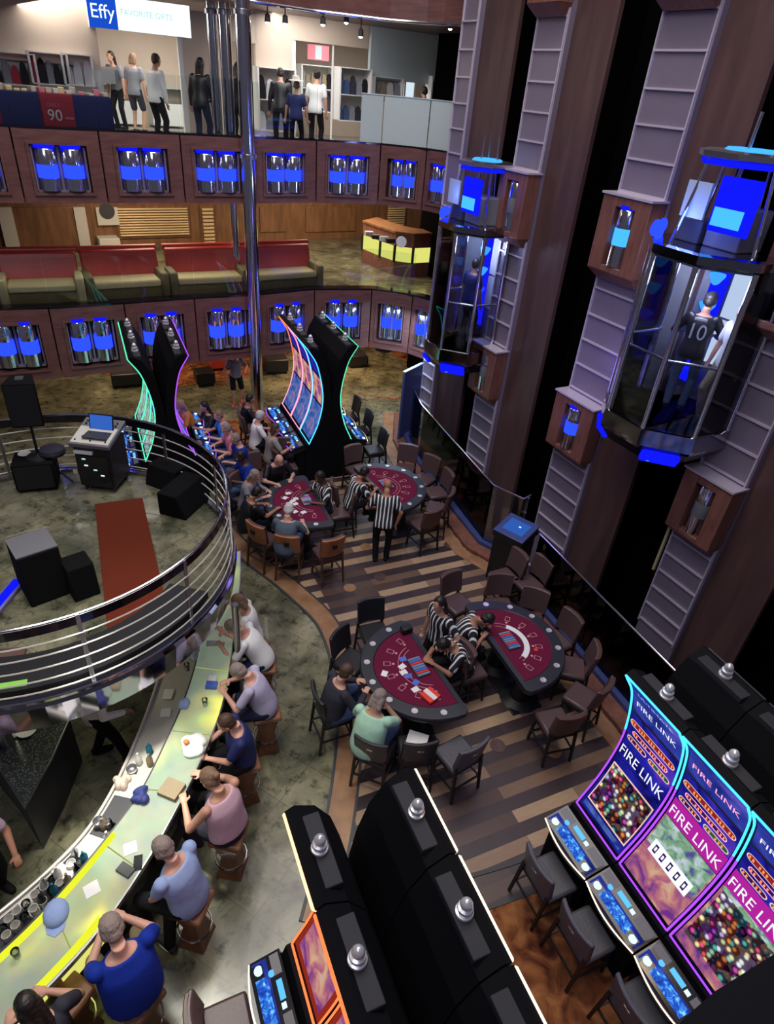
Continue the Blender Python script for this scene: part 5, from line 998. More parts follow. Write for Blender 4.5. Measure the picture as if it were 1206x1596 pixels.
def bench(label, px0, px1, depth, h, m, cat='bench', name='bench', back=0.0, z=0.0):
    a, b = at(*px0, z), at(*px1, z); d = b - a; L = d.length; t = thing(name, label, cat, a, math.atan2(d.y, d.x))
    MB().box(0, L, 0, depth, 0.08, h).build('seat', m, t, bevel=0.03); MB().box(0.04, L - 0.04, 0.04, depth - 0.04, 0, 0.08).build('plinth', 'black', t)
    if back: MB().box(0, L, depth - 0.12, depth, h, h + back).build('backrest', m, t, bevel=0.03)
    return t
bench('low black bench on the marble left of the far left slot bank', (176, 607), (225, 603), 0.6, 0.4, 'leather_black')
bench('black box seat on the orange carpet behind the purple-edged slots', (308, 605), (337, 602), 0.5, 0.42, 'black')
bench('long black sofa behind the bright far centre slots', (415, 585), (450, 583), 0.8, 0.45, 'leather_black', 'sofa', 'black_sofa', 0.35)
bench('black sofa under the balcony right of the far centre slots', (545, 575), (572, 573), 0.8, 0.4, 'leather_black', 'sofa', 'black_sofa', 0.35)
bench('low dark bench right of the far black sofa', (553, 574), (574, 571), 0.5, 0.3, 'leather_black')
bench('dark red sofa under the lower balcony behind the woman in shorts', (330, 580), (365, 577), 0.7, 0.45, 'sofa_red', 'sofa', 'red_sofa', 0.35)
p = at(598, 545, 0); t = thing('round_table', 'round brown table on the orange carpet under the balcony', 'table', p); MB().lathe([(0.02, 0.55), (0.55, 0.55), (0.57, 0.6), (0.02, 0.61)], (0, 0, 0), 28).build('table_top', 'lounge_wood', t, smooth=True)
MB().lathe([(0.3, 0), (0.3, 0.03), (0.08, 0.06), (0.08, 0.55)], (0, 0, 0), 20).build('pedestal', 'black', t, smooth=True)

# ================================================================== LOUNGE DECK
def onp(s, off): p, d = fpt(s); return p + Vector((-d.y, d.x)) * off, math.atan2(d.y, d.x)
segs = [1.1, 2.8, 4.55, 6.35, 8.2, 10.1]; so = ['leftmost', 'second', 'third', 'fourth', 'rightmost']
for k, (a, b) in enumerate(zip(segs, segs[1:])):
    pa, _ = onp(a + 0.10, 0.5); pb, _ = onp(b - 0.10, 0.5); d = pb - pa; L = d.length; t = thing('curved_sofa', 'red-backed sofa with a cream seat on the lounge deck, %s section' % so[k], 'sofa', (pa.x, pa.y, 3.0), math.atan2(d.y, d.x), 'sections of the red lounge sofa')
    MB().box(0.09, L - 0.09, 0.0, 0.62, 0.30, 0.46).build('seat_cushion', 'sofa_cream', t, bevel=0.04); MB().box(0.05, L - 0.05, 0.03, 0.66, 0.0, 0.30).build('base', 'sofa_olive', t)
    MB().loft([[Vector((x, y, z)) for y, z in ((0.58, 0.44), (0.80, 0.44), (0.98, 0.92), (0.90, 0.99), (0.74, 0.95))] for x in (-0.02, L + 0.02)]).build('backrest', 'sofa_red', t, bevel=0.03)
    MB().tube([(-0.05 + (L + 0.1) * i / 6, 0.90, 0.97) for i in range(7)], 0.07, 10).build('back_roll', 'sofa_red', t, smooth=True)
    for x in (0.0, L): MB().box(x - 0.09, x + 0.09, -0.03, 0.66, 0.02, 0.60).build('armrest', 'sofa_cream' if k < 2 else 'sofa_olive', t, bevel=0.04)
LB0, LB1 = (-15, 15.3), (2.5, 26.8)
def wallbox(name, px0, px1, A, B, th, m, label=None, cat=None, bevel=0.0, structk=False, parent=None, zclamp=None):
    a = at_line(*px0, A, B); b = at_line(*px1, A, B); z0, z1 = sorted((a.z, b.z)); d = Vector((B[0] - A[0], B[1] - A[1])).normalized(); ang = math.atan2(d.y, d.x); L = (b.xy - a.xy).length
    if zclamp: z0 = max(z0, zclamp[0]); z1 = min(z1, zclamp[1])
    o = MB().box(0, L, -th, 0, 0, z1 - z0).build(name, m, parent, bevel=bevel, loc=(a.x, a.y, z0), rotz=ang)
    if label: tag(o, label, cat)
    if structk: struct(o)
    return o, L, z0, z1, ang
def louver(px0, px1, label):
    a = at_line(*px0, LB0, LB1); b = at_line(*px1, LB0, LB1); z0, z1 = min(a.z, b.z), max(a.z, b.z); L = (b.xy - a.xy).length; ang = math.atan2(LB1[1] - LB0[1], LB1[0] - LB0[0])
    t = thing('louvre_shutter', label, 'shutter', (a.x, a.y, z0), ang); h = z1 - z0; n = 11
    MB().box(-0.06, L + 0.06, -0.06, -0.02, -0.06, h + 0.06).build('frame', 'lounge_wood', t)
    for k in range(n): MB().box(0, L, -0.12, -0.06, h * k / n + 0.01, h * (k + 0.72) / n, None).build('slat', 'brass_slat', t, bevel=0.01)
louver((187, 368), (290, 322), 'brass louvre shutter glowing on the lounge wall above the red sofa')
louver((601, 358), (630, 318), 'narrower brass louvre shutter behind the lounge bar')
louver((318, 385), (330, 322), 'thin strip of brass louvres left of the chrome columns')
for (q0, q1, lb) in (((18, 386), (138, 322), 'large brown framed wall panel between two cream posts, lounge deck left'), ((405, 362), (445, 322), 'brown framed wall panel right of the thick chrome column, lounge deck'), ((475, 362), (555, 322), 'wide golden-brown lit wall panel in the middle of the lounge deck')):
    wallbox('wall_panel', q0, q1, LB0, LB1, 0.05, 'lounge_wood', lb, 'wall panel', 0.015)
for (q0, q1, lb) in (((10, 388), (17, 322), 'left cream post on the lounge wall'), ((124, 383), (131, 322), 'right cream post on the lounge wall')): wallbox('wall_post', q0, q1, LB0, LB1, 0.1, 'offwhite', lb, 'post')
t1, L, z0, z1, ang = wallbox('notice_board', (152, 350), (181, 322), LB0, LB1, 0.12, 'offwhite', 'white board with a dark round emblem on the lounge wall', 'sign')
MB().lathe([(0.01, 0), (L * 0.36, 0), (L * 0.36, 0.02), (0.01, 0.02)], (0, 0, 0), 20, Matrix.Translation((L / 2, -0.12, (z1 - z0) * 0.8)) @ Matrix.Rotation(PI / 2, 4, 'X')).build('emblem', 'dark_grey', t1)
wallbox('side_cabinet', (153, 392), (181, 366), LB0, LB1, 0.5, 'offwhite', 'white box cabinet standing behind the red sofa', 'cabinet', 0.02)
# lounge bar counter
bp = [at(*q, 3.0).xy for q in ((563, 408), (590, 420), (612, 428), (640, 432), (668, 430))]; bq = [p + Vector((0.35, 0.75)) for p in bp]
t = thing('lounge_bar', 'small bar with a lit yellow-green glass front at the right of the lounge deck', 'bar', (0, 0, 0))
for nm, z0, z1, m in (('base', 3.0, 3.38, 'box_wood'), ('lit_front', 3.38, 3.78, 'bar_front'), ('upper_front', 3.78, 4.12, 'box_wood'), ('counter_top', 4.12, 4.17, 'lounge_wood')): MB().strip(bp if nm != 'counter_top' else [p - Vector((0.02, 0.05)) for p in bp], bq, z0, z1).build(nm, m, t)
for i, p in enumerate(bp): MB().cyl((p.x, p.y - 0.02, 3.36), (p.x, p.y - 0.02, 3.8), 0.04).build('mullion', 'black', t)
for i, (px, py, m, lb) in enumerate([(575, 367, 'white', 'white papers at the left end of the lounge bar'), (586, 372, 'black', 'black box on the lounge bar, left one'), (598, 375, 'white', 'white napkin holder on the lounge bar'), (608, 378, 'black', 'black box on the lounge bar, right one')]):
    flat('bar_item', px, py, 4.17, 0.22, 0.16, 0.1, 0.3, m, lb, 'bar item')
tag(MB().loft([[Vector((0.13 * math.cos(a) + 0.0, 0.05 * k, 0.13 + 0.13 * math.sin(a))) for a in [2 * PI * i / 20 for i in range(20)]] for k in (0, 1)]).build('round_mirror', 'white', loc=at(625, 386, 4.17), rotz=0.3), 'round white disc standing on the lounge bar', 'disc')

# ================================================================== SHOP DECK
FA, FB = (-12.0, 12.9), (1.5, 21.5); fang = math.atan2(FB[1] - FA[1], FB[0] - FA[0])
IA = (-13.5, 15.6); IB = (0.0, 24.2)           # back wall inside the shop
struct(MB().wall((-15, 16.4), (1.2, 26.8), 6.0, 8.7, 0.2).build('wall_back', 'cream'))
def frontwall(px0, px1, m, nm='wall_shopfront', th=0.12, A=FA, B=FB): return wallbox(nm, px0, px1, A, B, th, m, structk=True)[0]
frontwall((-40, 88), (140, -6), 'cream'); frontwall((295, 210), (325, 20), 'cream'); frontwall((396, 106), (452, 20), 'cream'); frontwall((325, 60), (396, 20), 'cream')
frontwall((572, 122), (722, 45), 'pale_blue'); frontwall((452, 62), (572, 38), 'cream')
frontwall((-40, 145), (150, 127), 'offwhite')
for i, (q0, q1) in enumerate([((140, 218), (147, 40)), ((288, 218), (294, 40)), ((452, 218), (458, 58)), ((514, 218), (518, 60)), ((568, 218), (573, 60))]): wallbox('trim_%d' % (50 + i), q0, q1, FA, FB, 0.1, 'white', structk=True)
# illuminated sign
o, L, z0, z1, ang = wallbox('shop_sign', (137, 42), (290, 10), FA, FB, 0.22, 'white', 'long white illuminated shop sign with a blue square at its left', 'sign')
h = z1 - z0; lw = L * 0.27
MB().box(0, lw, -0.235, -0.22, 0, h).build('blue_square', 'sign_blue', o); MB().box(lw, L, -0.232, -0.22, 0, h).build('light_panel', 'sign_white', o)
def wallword(txt, parent, x, y, z, size, m):
    vs, fs = text_mesh(txt); mb = MB(); mb.add([Vector((x + v.x * size, y, z + v.y * size)) for v in vs], fs); return mb.build('lettering', m, parent)
wallword('Effy', o, lw * 0.5, -0.238, h * 0.48, h * 0.6, 'sign_white'); wallword('FAVORITE GIFTS', o, lw + (L - lw) * 0.40, -0.235, h * 0.55, h * 0.26, 'sign_faint')
# interior fittings
def shelf_unit(px0, px1, label, A=IA, B=IB, seed=1, cols_=7, rows_=3, depth=0.35, cm=None):
    a = at_line(*px0, A, B); b = at_line(*px1, A, B); z0, z1 = sorted((a.z, b.z)); z0 = max(z0, 6.02); L = (b.xy - a.xy).length; t = thing('shop_shelf', label, 'shop shelf', (a.x, a.y, z0), fang); h = z1 - z0; rnd = random.Random(seed)
    MB().box(0, L, -0.02, 0.0, 0, h).build('back_panel', 'offwhite', t)
    for r in range(rows_ + 1): MB().box(0, L, -depth, 0, h * r / rows_ - 0.02, h * r / rows_).build('shelf_board', 'white', t)
    for x in (0, L): MB().box(x - 0.02, x + 0.02, -depth, 0, 0, h).build('side_post', 'white', t)
    pal = cm or ['cloth_black', 'cloth_navy', 'cloth_grey', 'cloth_white', 'cloth_red', 'cloth_skyblue', 'cloth_khaki', 'cloth_charcoal']
    mb = {}
    for r in range(rows_):
        for c in range(cols_):
            m = rnd.choice(pal); w = L / cols_; x = c * w + w * 0.5; hh = h / rows_ * rnd.uniform(0.5, 0.88); M = Matrix.Translation((x, -depth * 0.55, h * r / rows_)) @ Matrix.Rotation(rnd.uniform(-0.2, 0.2), 4, 'Z')
            g = MB().loft([[Vector((-w * a1, -0.09 * a1, z)), Vector((w * a1, -0.09 * a1, z)), Vector((w * a1, 0.09 * a1, z)), Vector((-w * a1, 0.09 * a1, z))] for a1, z in ((0.44, 0), (0.46, hh * 0.5), (0.3, hh * 0.9), (0.12, hh))])
            g.v = [tuple(M @ Vector(v)) for v in g.v]; g.build('merchandise', m, t)
    return t
shelf_unit((-8, 128), (50, 84), 'shelf of dark and white clothes behind the shop wall, far left', FA, FB, 2, 5, 1, 0.3)
shelf_unit((50, 128), (100, 84), 'shelf with a red bag among dark goods, left shop window', FA, FB, 5, 5, 1, 0.3, ['cloth_black', 'cloth_grey', 'cloth_red', 'cloth_charcoal'])
shelf_unit((100, 130), (138, 86), 'shelf with pale blue garments, left shop window next to the entrance', FA, FB, 8, 3, 1, 0.3, ['cloth_white', 'pale_blue', 'cloth_grey'])
shelf_unit((396, 200), (450, 108), 'rack of black and white goods left of the second shop entrance', FA, FB, 12, 4, 2, 0.4, ['cloth_black', 'cloth_navy', 'cloth_grey', 'cloth_white'])
shelf_unit((462, 170), (512, 104), 'crowded dark shelf seen through the second shop entrance', IA, IB, 15, 6, 2, 0.4, ['cloth_black', 'cloth_charcoal', 'cloth_grey', 'cloth_khaki'])
shelf_unit((518, 185), (568, 108), 'shelf of blue and dark shoes right of the second shop entrance', FA, FB, 18, 5, 2, 0.4, ['cloth_black', 'cloth_denim', 'cloth_charcoal', 'cloth_grey'])
shelf_unit((574, 157), (620, 122), 'goods seen in the gap under the pale wall, left part', FA, FB, 21, 4, 1, 0.3, ['cloth_black', 'cloth_grey', 'cloth_khaki', 'cloth_white'])
shelf_unit((662, 157), (706, 122), 'goods seen in the gap under the pale wall, right part with yellow', FA, FB, 24, 4, 1, 0.3, ['cloth_khaki', 'navy', 'brass_slat', 'cloth_black'])
o, L, z0, z1, ang = wallbox('display_screen', (626, 158), (646, 124), FA, FB, 0.08, 'white', 'small bright white screen in the gap under the pale wall', 'screen'); MB().box(0.05, L - 0.05, -0.09, -0.08, 0.05, z1 - z0 - 0.05).build('screen_face', 'white_glow', o)
o, L, z0, z1, ang = wallbox('poster', (478, 92), (512, 72), IA, IB, 0.04, 'cloth_rose', 'red and pale blue poster on the wall inside the second shop', 'poster'); MB().box(L * 0.35, L * 0.65, -0.05, -0.04, 0.02, z1 - z0 - 0.02).build('middle_panel', 'pale_blue', o)
# glass counters in the lit shop
def shop_counter(px0, px1, label):
    a, b = at(*px0, 6.0), at(*px1, 6.0); d = b - a; L = d.length; t = thing('shop_counter', label, 'shop counter', a, math.atan2(d.y, d.x)); MB().box(0, L, 0, 0.5, 0.05, 0.6).build('base', 'white', t, bevel=0.01); MB().box(0, L, 0, 0.5, 0.6, 0.95).build('glass_case', 'clear_glass', t); MB().box(-0.01, L + 0.01, -0.01, 0.51, 0.95, 0.98).build('counter_top', 'pale_blue', t); MB().box(0.1, L - 0.1, 0.1, 0.4, 0.6, 0.66).build('display_tray', 'cream', t)
shop_counter((163, 195), (225, 198), 'white glass-topped counter with a till inside the lit shop, left'); shop_counter((240, 199), (287, 201), 'white glass-topped counter inside the lit shop, right')
p = at(166, 193, 6.0); flat('cash_register', 165, 130, 7.0, 0.45, 0.2, 0.35, fang, 'mid_grey', 'grey screen of a till on the left shop counter', 'till')
# draped tables of goods by the rail
for k, (s, m, lb) in enumerate([(3.05, 'cloth_red', 'red-draped sales table cut by the left picture edge'), (3.75, 'navy', 'navy-draped sales table left of the red banner'), (5.0, 'navy', 'navy-draped sales table right of the red banner'), (4.38, 'banner_red', 'red-draped sales table with a number on its front')]):
    p, a = onp(s + 0.25, 0.70); t = thing('sales_table', lb, 'table', (p.x, p.y, 6.0), a); w = 0.34 if k != 3 else 0.31
    MB().loft([[Vector((x * q, y * q, z)) for x, y in ((-w, -0.25), (w, -0.25), (w, 0.25), (-w, 0.25))] for q, z in ((1.06, 0.02), (1.0, 0.86), (0.99, 0.9))]).build('table_cloth', m, t)
    if k == 3: wallword('90', t, -0.08, -0.272, 0.55, 0.26, 'white'); MB().box(0.09, 0.24, -0.275, -0.268, 0.5, 0.54).build('small_print', 'cloth_rose', t); MB().box(-0.12, 0.12, -0.277, -0.27, 0.33, 0.36).build('small_print', 'cloth_rose', t); wallword('ONLY', t, -0.08, -0.27, 0.72, 0.09, 'cloth_rose')
    rnd = random.Random(k)
    for j in range(5):
        x = -w + 0.07 + j * (2 * w - 0.14) / 4
        q = Matrix.Rotation(a, 2) @ Vector((x, rnd.uniform(-0.12, 0.12)))
        tag(MB().box(-0.05, 0.05, -0.1, 0.1, 0, rnd.uniform(0.04, 0.12)).build('folded_shirt', rnd.choice(['cream', 'offwhite', 'cloth_rose', 'brass_slat']), loc=(p.x + q.x, p.y + q.y, 6.9), rotz=a + rnd.uniform(-.3, .3), bevel=0.01), 'small folded goods heaped on the sales tables by the upper railing', 'goods', 'folded goods on the sales tables')
# track spotlights under the upper balcony edge
for i, (px, py) in enumerate([(412, 34), (440, 36), (500, 38), (537, 35), (560, 57), (702, 45)]):
    p = at_line(px, py, FASC[6], FASC[9]); z = hz(px, py, p.x, p.y + 0.3)
    t = thing('spotlight', 'small bright ceiling spot below the top balcony, %s from the left' % ['first', 'second', 'third', 'fourth', 'fifth', 'sixth'][i], 'spotlight', (p.x, p.y + 0.3, z), 0, 'ceiling spots of the shop deck')
    MB().lathe([(0.02, 0.14), (0.05, 0.12), (0.06, 0.0)], (0, 0, 0), 14).build('housing', 'dark_grey', t, smooth=True); MB().ell((0, 0, 0.0), 0.045, 0.045, 0.03).build('bulb', 'warm_lamp', t); MB().cyl((0, 0, 0.12), (0, 0, 8.66 - z if z < 8.6 else 0.2), 0.012).build('stem', 'dark_grey', t)

# ================================================================== PEOPLE
def ik(a, b, l1, l2, pole):
    d = b - a; L = min(d.length, (l1 + l2) * 0.995); d.normalize(); b = a + d * L
    x = (l1 * l1 - l2 * l2 + L * L) / (2 * L); h = math.sqrt(max(l1 * l1 - x * x, 0))
    p = (pole - d * pole.dot(d)); p = p.normalized() if p.length > 1e-4 else d.orthogonal().normalized()
    return a + d * x + p * h, b
def ellring(c, rx, ry, R, n=16): return [c + R @ Vector((rx * math.cos(2 * PI * k / n), ry * math.sin(2 * PI * k / n), 0)) for k in range(n)]
def remesh(o, v, sm=4):
    r = o.modifiers.new('skin_surface', 'REMESH'); r.mode = 'VOXEL'; r.voxel_size = v; r.use_smooth_shade = True
    s = o.modifiers.new('smooth', 'SMOOTH'); s.factor = 0.5; s.iterations = sm; return o
def person(label, at_head=None, z0=0.0, face=None, deg=None, sit=None, lean=8, side=0, head=(0, 0), hands=None, feet=None, skin=0, top='white', sleeve='short', bottom='black', legs='long', hair='brown', hstyle='short', w=1.0, s=1.0, vox=0.013, shoes='black', extra=None, foot_z=None, xy=None, hold=None, braid=False, cap=None, feet_w=None):
    """sit = seat height or None for standing; head = (pitch down, yaw) in degrees; hands in local metres from the hip axis, z above the floor"""
    sk = SKIN[skin]; hipz = (sit + 0.10) if sit else 0.90 * s
    Rl = Matrix.Rotation(math.radians(-lean), 3, 'X') @ Matrix.Rotation(math.radians(side), 3, 'Y')      # torso tilt forwards
    P = Vector((0, 0, hipz)); up = Rl @ Vector((0, 0, 1)); k = s
    waist = P + up * 0.17 * k; chest = P + up * 0.34 * k; shc = P + up * 0.47 * k; neck = P + up * 0.53 * k
    Rh = Rl @ Matrix.Rotation(math.radians(-head[0]), 3, 'X') @ Matrix.Rotation(math.radians(head[1]), 3, 'Z')
    hc = neck + Rl @ Vector((0, 0.015, 0)) + Rh @ Vector((0, 0.02, 0.145)) * k
    if at_head:
        hw = at(at_head[0], at_head[1], z0 + hc.z)
        if deg is None: deg = math.degrees(math.atan2(face[1] - hw.y, face[0] - hw.x))
        rot = math.radians(deg) - PI / 2; off = Matrix.Rotation(rot, 2) @ hc.xy; loc = Vector((hw.x - off.x, hw.y - off.y, z0))
    else:
        if deg is None: deg = math.degrees(math.atan2(face[1] - xy[1], face[0] - xy[0]))
        rot = math.radians(deg) - PI / 2; loc = Vector((*xy, z0))
    t = thing('person', label, 'person', loc, rot)
    sh = [shc + Rl @ Vector((sx * 0.175 * k * (0.6 + 0.4 * w), 0, -0.015)) for sx in (-1, 1)]
    hip = [P + Vector((sx * 0.095 * k * w, 0, 0)) for sx in (-1, 1)]
    if hands is None: hands = ((-0.2, 0.42, hipz + 0.22), (0.2, 0.42, hipz + 0.22)) if sit else ((-0.26, 0.08, 0.80 * k), (0.26, 0.08, 0.80 * k))
    if feet is None:
        fz = foot_z if foot_z is not None else (0.24 if sit and sit > 0.55 else 0.0)
        feet = ((-0.12, 0.40, fz), (0.12, 0.40, fz)) if sit else ((-0.10, 0.0, 0), (0.10, 0.06, 0))
    if feet_w: feet = [tuple(Matrix.Rotation(-rot, 3, 'Z') @ (Vector(f_) - loc)) for f_ in feet_w]
    B = MB(); X = Vector((1, 0, 0))
    # torso
    tors = [(P - up * 0.10 * k, .145, .105), (P, .170 * w, .125 * w), (waist, .142 * w * w, .112 * w * w), (chest, .165 * w, .118 * w), (shc - up * 0.05 * k, .168, .105), (shc + up * 0.01 * k, .12, .075), (neck - up * 0.02, .062, .062), (neck + up * 0.06, .052, .055)]
    def torso(mb, inf=0.0, a=0, b=8, flare=0.0):
        C = [Vector((*c, rx + inf + (flare if i == a else 0), ry + inf + (flare if i == a else 0))) if False else (c, rx + inf + (flare if i == a else 0), ry + inf + (flare if i == a else 0)) for i, (c, rx, ry) in enumerate(tors) if a <= i < b]
        out = []; C2 = [C[0]] + C + [C[-1]]
        def cr(p, q, r, u, x): return 0.5 * ((2 * q) + (-p + r) * x + (2 * p - 5 * q + 4 * r - u) * x * x + (-p + 3 * q - 3 * r + u) * x ** 3)
        for i in range(1, len(C2) - 2):
            for j in range(4):
                x = j / 4; A = C2[i - 1:i + 3]; out.append(tuple(cr(A[0][m], A[1][m], A[2][m], A[3][m], x) for m in range(3)))
        out.append(C[-1]); mb.loft([ellring(c, max(rx, .02) * k, max(ry, .02) * k, Rl, 28) for c, rx, ry in out])
    torso(B)
    arms = []; lgs = []
    for i in (0, 1):
        sx = (-1, 1)[i]; e, h = ik(sh[i], Vector(hands[i]), 0.285 * k, 0.25 * k, Vector((sx * 0.8, -0.5, -0.7))); arms.append((sh[i], e, h))
        B.capsule(sh[i], e, .052 * k, .041 * k); B.capsule(e, h, .041 * k, .028 * k)
        f = Vector(feet[i]) + Vector((0, 0, 0.08)); kn, an = ik(hip[i], f, 0.43 * k, 0.42 * k, Vector((sx * 0.22, 1.0, 0.35 if sit else 0))); lgs.append((hip[i], kn, an))
        B.capsule(hip[i], kn, .082 * k * w, .055 * k); B.capsule(kn, an, .055 * k, .036 * k); fd = Vector((sx * 0.12, 1, 0)).normalized()
        B.capsule(an - fd * 0.03 - Vector((0, 0, 0.04)), an + fd * 0.15 - Vector((0, 0, 0.05)), .036, .032)
        # hand: palm, four fingers of different lengths, thumb from the side
        d = (h - e).normalized(); pn = Vector((0, 0, -1)); pn = (pn - d * pn.dot(d)); pn = pn.normalized() if pn.length > .2 else Vector((0, 1, 0)); q = d.cross(pn) * sx
        pc = h + d * 0.045 * k; M = Matrix((q, d, pn)).transposed()
        B.ell(pc, .040 * k, .052 * k, .018 * k, M)
        for j, (o_, ln) in enumerate(((-.030, .058), (-.010, .070), (.010, .074), (.029, .066))):
            b0 = h + d * 0.080 * k + q * o_ * k; m1 = b0 + (d * 0.85 + pn * 0.35).normalized() * ln * 0.5; m2 = m1 + (d * 0.45 + pn * 0.8).normalized() * ln * 0.5
            B.capsule(b0, m1, .0105, .0095, 8); B.capsule(m1, m2, .0095, .008, 8)
        t0 = h + d * 0.03 * k + q * .032 * k; t1_ = t0 + (q * 0.8 + d * 0.6 + pn * .2).normalized() * .035; B.capsule(t0, t1_, .013, .011, 8); B.capsule(t1_, t1_ + (d + pn * 0.3).normalized() * .03, .011, .009, 8)
    # head
    def H(x, y, z): return hc + Rh @ (Vector((x, y, z)) * k)
    B.capsule(neck, H(0, -0.015, -0.06), .054 * k, .050 * k); B.ell(H(0, -0.008, 0.025), .076 * k, .095 * k, .090 * k, Rh); B.ell(H(0, 0.022, -0.045), .056 * k, .066 * k, .072 * k, Rh)
    B.capsule(H(0, 0.088, 0.012), H(0, 0.108, -0.022), .009 * k, .013 * k, 8); B.capsule(H(-.03, 0.082, .022), H(.03, .082, .022), .010 * k, .010 * k, 8)
    B.capsule(H(-.02, .080, -.058), H(.02, .080, -.058), .009 * k, .009 * k, 8)
    for sx in (-1, 1): B.ell(H(sx * .078, -.005, -.008), .010 * k, .020 * k, .032 * k, Rh)
    remesh(B.build('body', sk, t), vox * 0.75, 3)
    for sx in (-1, 1):
        MB().ell(H(sx * .031, .081, .004), .013 * k, .008 * k, .009 * k, Rh, 10).build('eye', 'eye_white', t, smooth=True); MB().ell(H(sx * .031, .088, .004), .006 * k, .003 * k, .006 * k, Rh, 8).build('iris', 'eye_dark', t.children[-1])
    MB().ell(H(0, .088, -.058), .022 * k, .005 * k, .007 * k, Rh, 10).build('mouth', 'lips', t)
    # shirt
    T = MB(); torso(T, 0.017, 0 if sleeve != 'none' else 1, 6, 0.012)
    if sleeve == 'dress': torso(T, 0.03, 0, 2, 0.05)
    if sleeve in ('short', 'long', 'dress'):
        for a, e, h in arms:
            if sleeve == 'long': T.capsule(a, e, .066 * k, .055 * k); T.capsule(e, e.lerp(h, 0.95), .054 * k, .041 * k)
            else: T.capsule(a, a.lerp(e, 0.68), .068 * k, .062 * k)
    o = remesh(T.build('top', MATS[top] if top in MATS else MATS['cloth_' + top], t), vox, 7)
    # trousers, shorts or skirt
    Q = MB(); Q.loft([ellring(c, (rx + 0.014) * k, (ry + 0.014) * k, Rl if i else Matrix.Identity(3)) for i, (c, rx, ry) in enumerate([(P - Vector((0, 0, 0.10)) * k, .15 * w, .12 * w), (P, .172 * w, .128 * w), (P + up * 0.08 * k, .16 * w, .12 * w)])])
    if legs != 'bare':
        for a, kn, an in lgs:
            if legs == 'shorts': Q.capsule(a, a.lerp(kn, 0.86), .098 * k * w, .082 * k)
            else: Q.capsule(a, kn, .096 * k * w, .069 * k); Q.capsule(kn, kn.lerp(an, 0.96), .069 * k, .056 * k)
    remesh(Q.build({'long': 'trousers', 'shorts': 'shorts', 'bare': 'skirt'}[legs], MATS['cloth_' + bottom], t), vox, 3)
    for i, (a, kn, an) in enumerate(lgs):
        fd = Vector(((-1, 1)[i] * 0.12, 1, 0)).normalized(); S_ = MB(); S_.capsule(an - fd * 0.035 - Vector((0, 0, 0.036)), an + fd * 0.16 - Vector((0, 0, 0.045)), .046, .040)
        so_ = remesh(S_.build('shoe', MATS['cloth_' + shoes], t), 0.012, 1)
        MB().loft([ellring(an + fd * 0.06 - Vector((0, 0, z)), .050, .130, Matrix.Rotation(-0.12 * (-1, 1)[i], 3, 'Z'), 14) for z in (0.078, 0.062)]).build('sole', 'white' if shoes != 'black' or label.find('sneaker') > 0 else 'black', so_)
    # hair
    hm = HAIR.get(hair)
    if hm and hstyle != 'bald':
        G = MB(); G.ell(H(0, -0.022, 0.040), .084 * k, .095 * k, .088 * k, Rh)
        for sx in (-1, 1): G.ell(H(sx * .055, -.030, 0.0), .032 * k, .058 * k, .055 * k, Rh)
        G.ell(H(0, -.065, -.015), .060 * k, .045 * k, .070 * k, Rh)
        if hstyle in ('long', 'bob'):
            L = 0.25 if hstyle == 'long' else 0.10
            for sx in (-1, 0, 1): G.capsule(H(sx * .05, -.055, 0), H(sx * .062, -.075, -L), .045 * k, .034 * k)
        if hstyle == 'bun': G.ell(H(0, -.125, .03), .038 * k, .038 * k, .038 * k)
        if braid: G.capsule(H(.02, -.09, -.02), H(.10, -.02, -.24), .03, .02)
        o = remesh(G.build('hair', hm, t), vox * 0.8, 2); tx = bpy.data.textures.get('hair_tex') or bpy.data.textures.new('hair_tex', 'CLOUDS'); tx.noise_scale = 0.02
        dm = o.modifiers.new('strands', 'DISPLACE'); dm.texture = tx; dm.strength = 0.012; dm.texture_coords = 'LOCAL'
    if cap:
        MB().ell(H(0, -0.012, 0.055), .088 * k, .102 * k, .075 * k, Rh).build('cap', MATS['cloth_' + cap], t, smooth=True); MB().loft([[H(x, y, z) for x, y in ((-.07, .06), (-.055, .14), (0, .165), (.055, .14), (.07, .06))] for z in (0.045, 0.055)]).build('cap_peak', MATS['cloth_' + cap], t)
    return t, (lambda x, y, z: loc + Matrix.Rotation(rot, 3, 'Z') @ Vector((x, y, z)))
BT = 1.13                                    # hand height on the bar
def stool_under(pr, lab, face):
    t = pr[0]; bar_stool(lab, (t.location.x, t.location.y), face)
def bar_h(dx=0.14, dy=0.40, z=BT): return ((-dx, dy, z), (dx, dy, z))
# --- along the bar
q = person('person in white top seated farthest up the bar, arm raised beside the post', (370, 938), deg=188, sit=0.74, lean=10, head=(15, 0), hands=((-0.2, 0.38, BT), (0.18, 0.3, 1.35)), top='white', bottom='navy', hair='sandy', hstyle='bob', skin=3); stool_under(q, 'wooden stool farthest up the bar', (-2.2, 7))
q = person('person in loose white shirt leaning over the bar, head behind the post', (362, 978), deg=182, sit=0.74, lean=28, head=(25, 0), hands=bar_h(0.15, 0.50), top='white', bottom='navy', hair='grey', w=1.08, skin=3); stool_under(q, 'wooden stool under the person in the loose white shirt', (-2.2, 6))
q = person('man in pale lavender shirt and dark shorts leaning on the bar by the blue box', (371, 1047), deg=182, sit=0.74, lean=20, head=(28, 0), hands=((-0.12, 0.46, BT), (0.10, 0.46, BT)), top='lavender', bottom='navy', legs='shorts', hair='grey', w=1.1, skin=3, vox=0.011); stool_under(q, 'wooden stool under the man in pale lavender', (-2.2, 5))
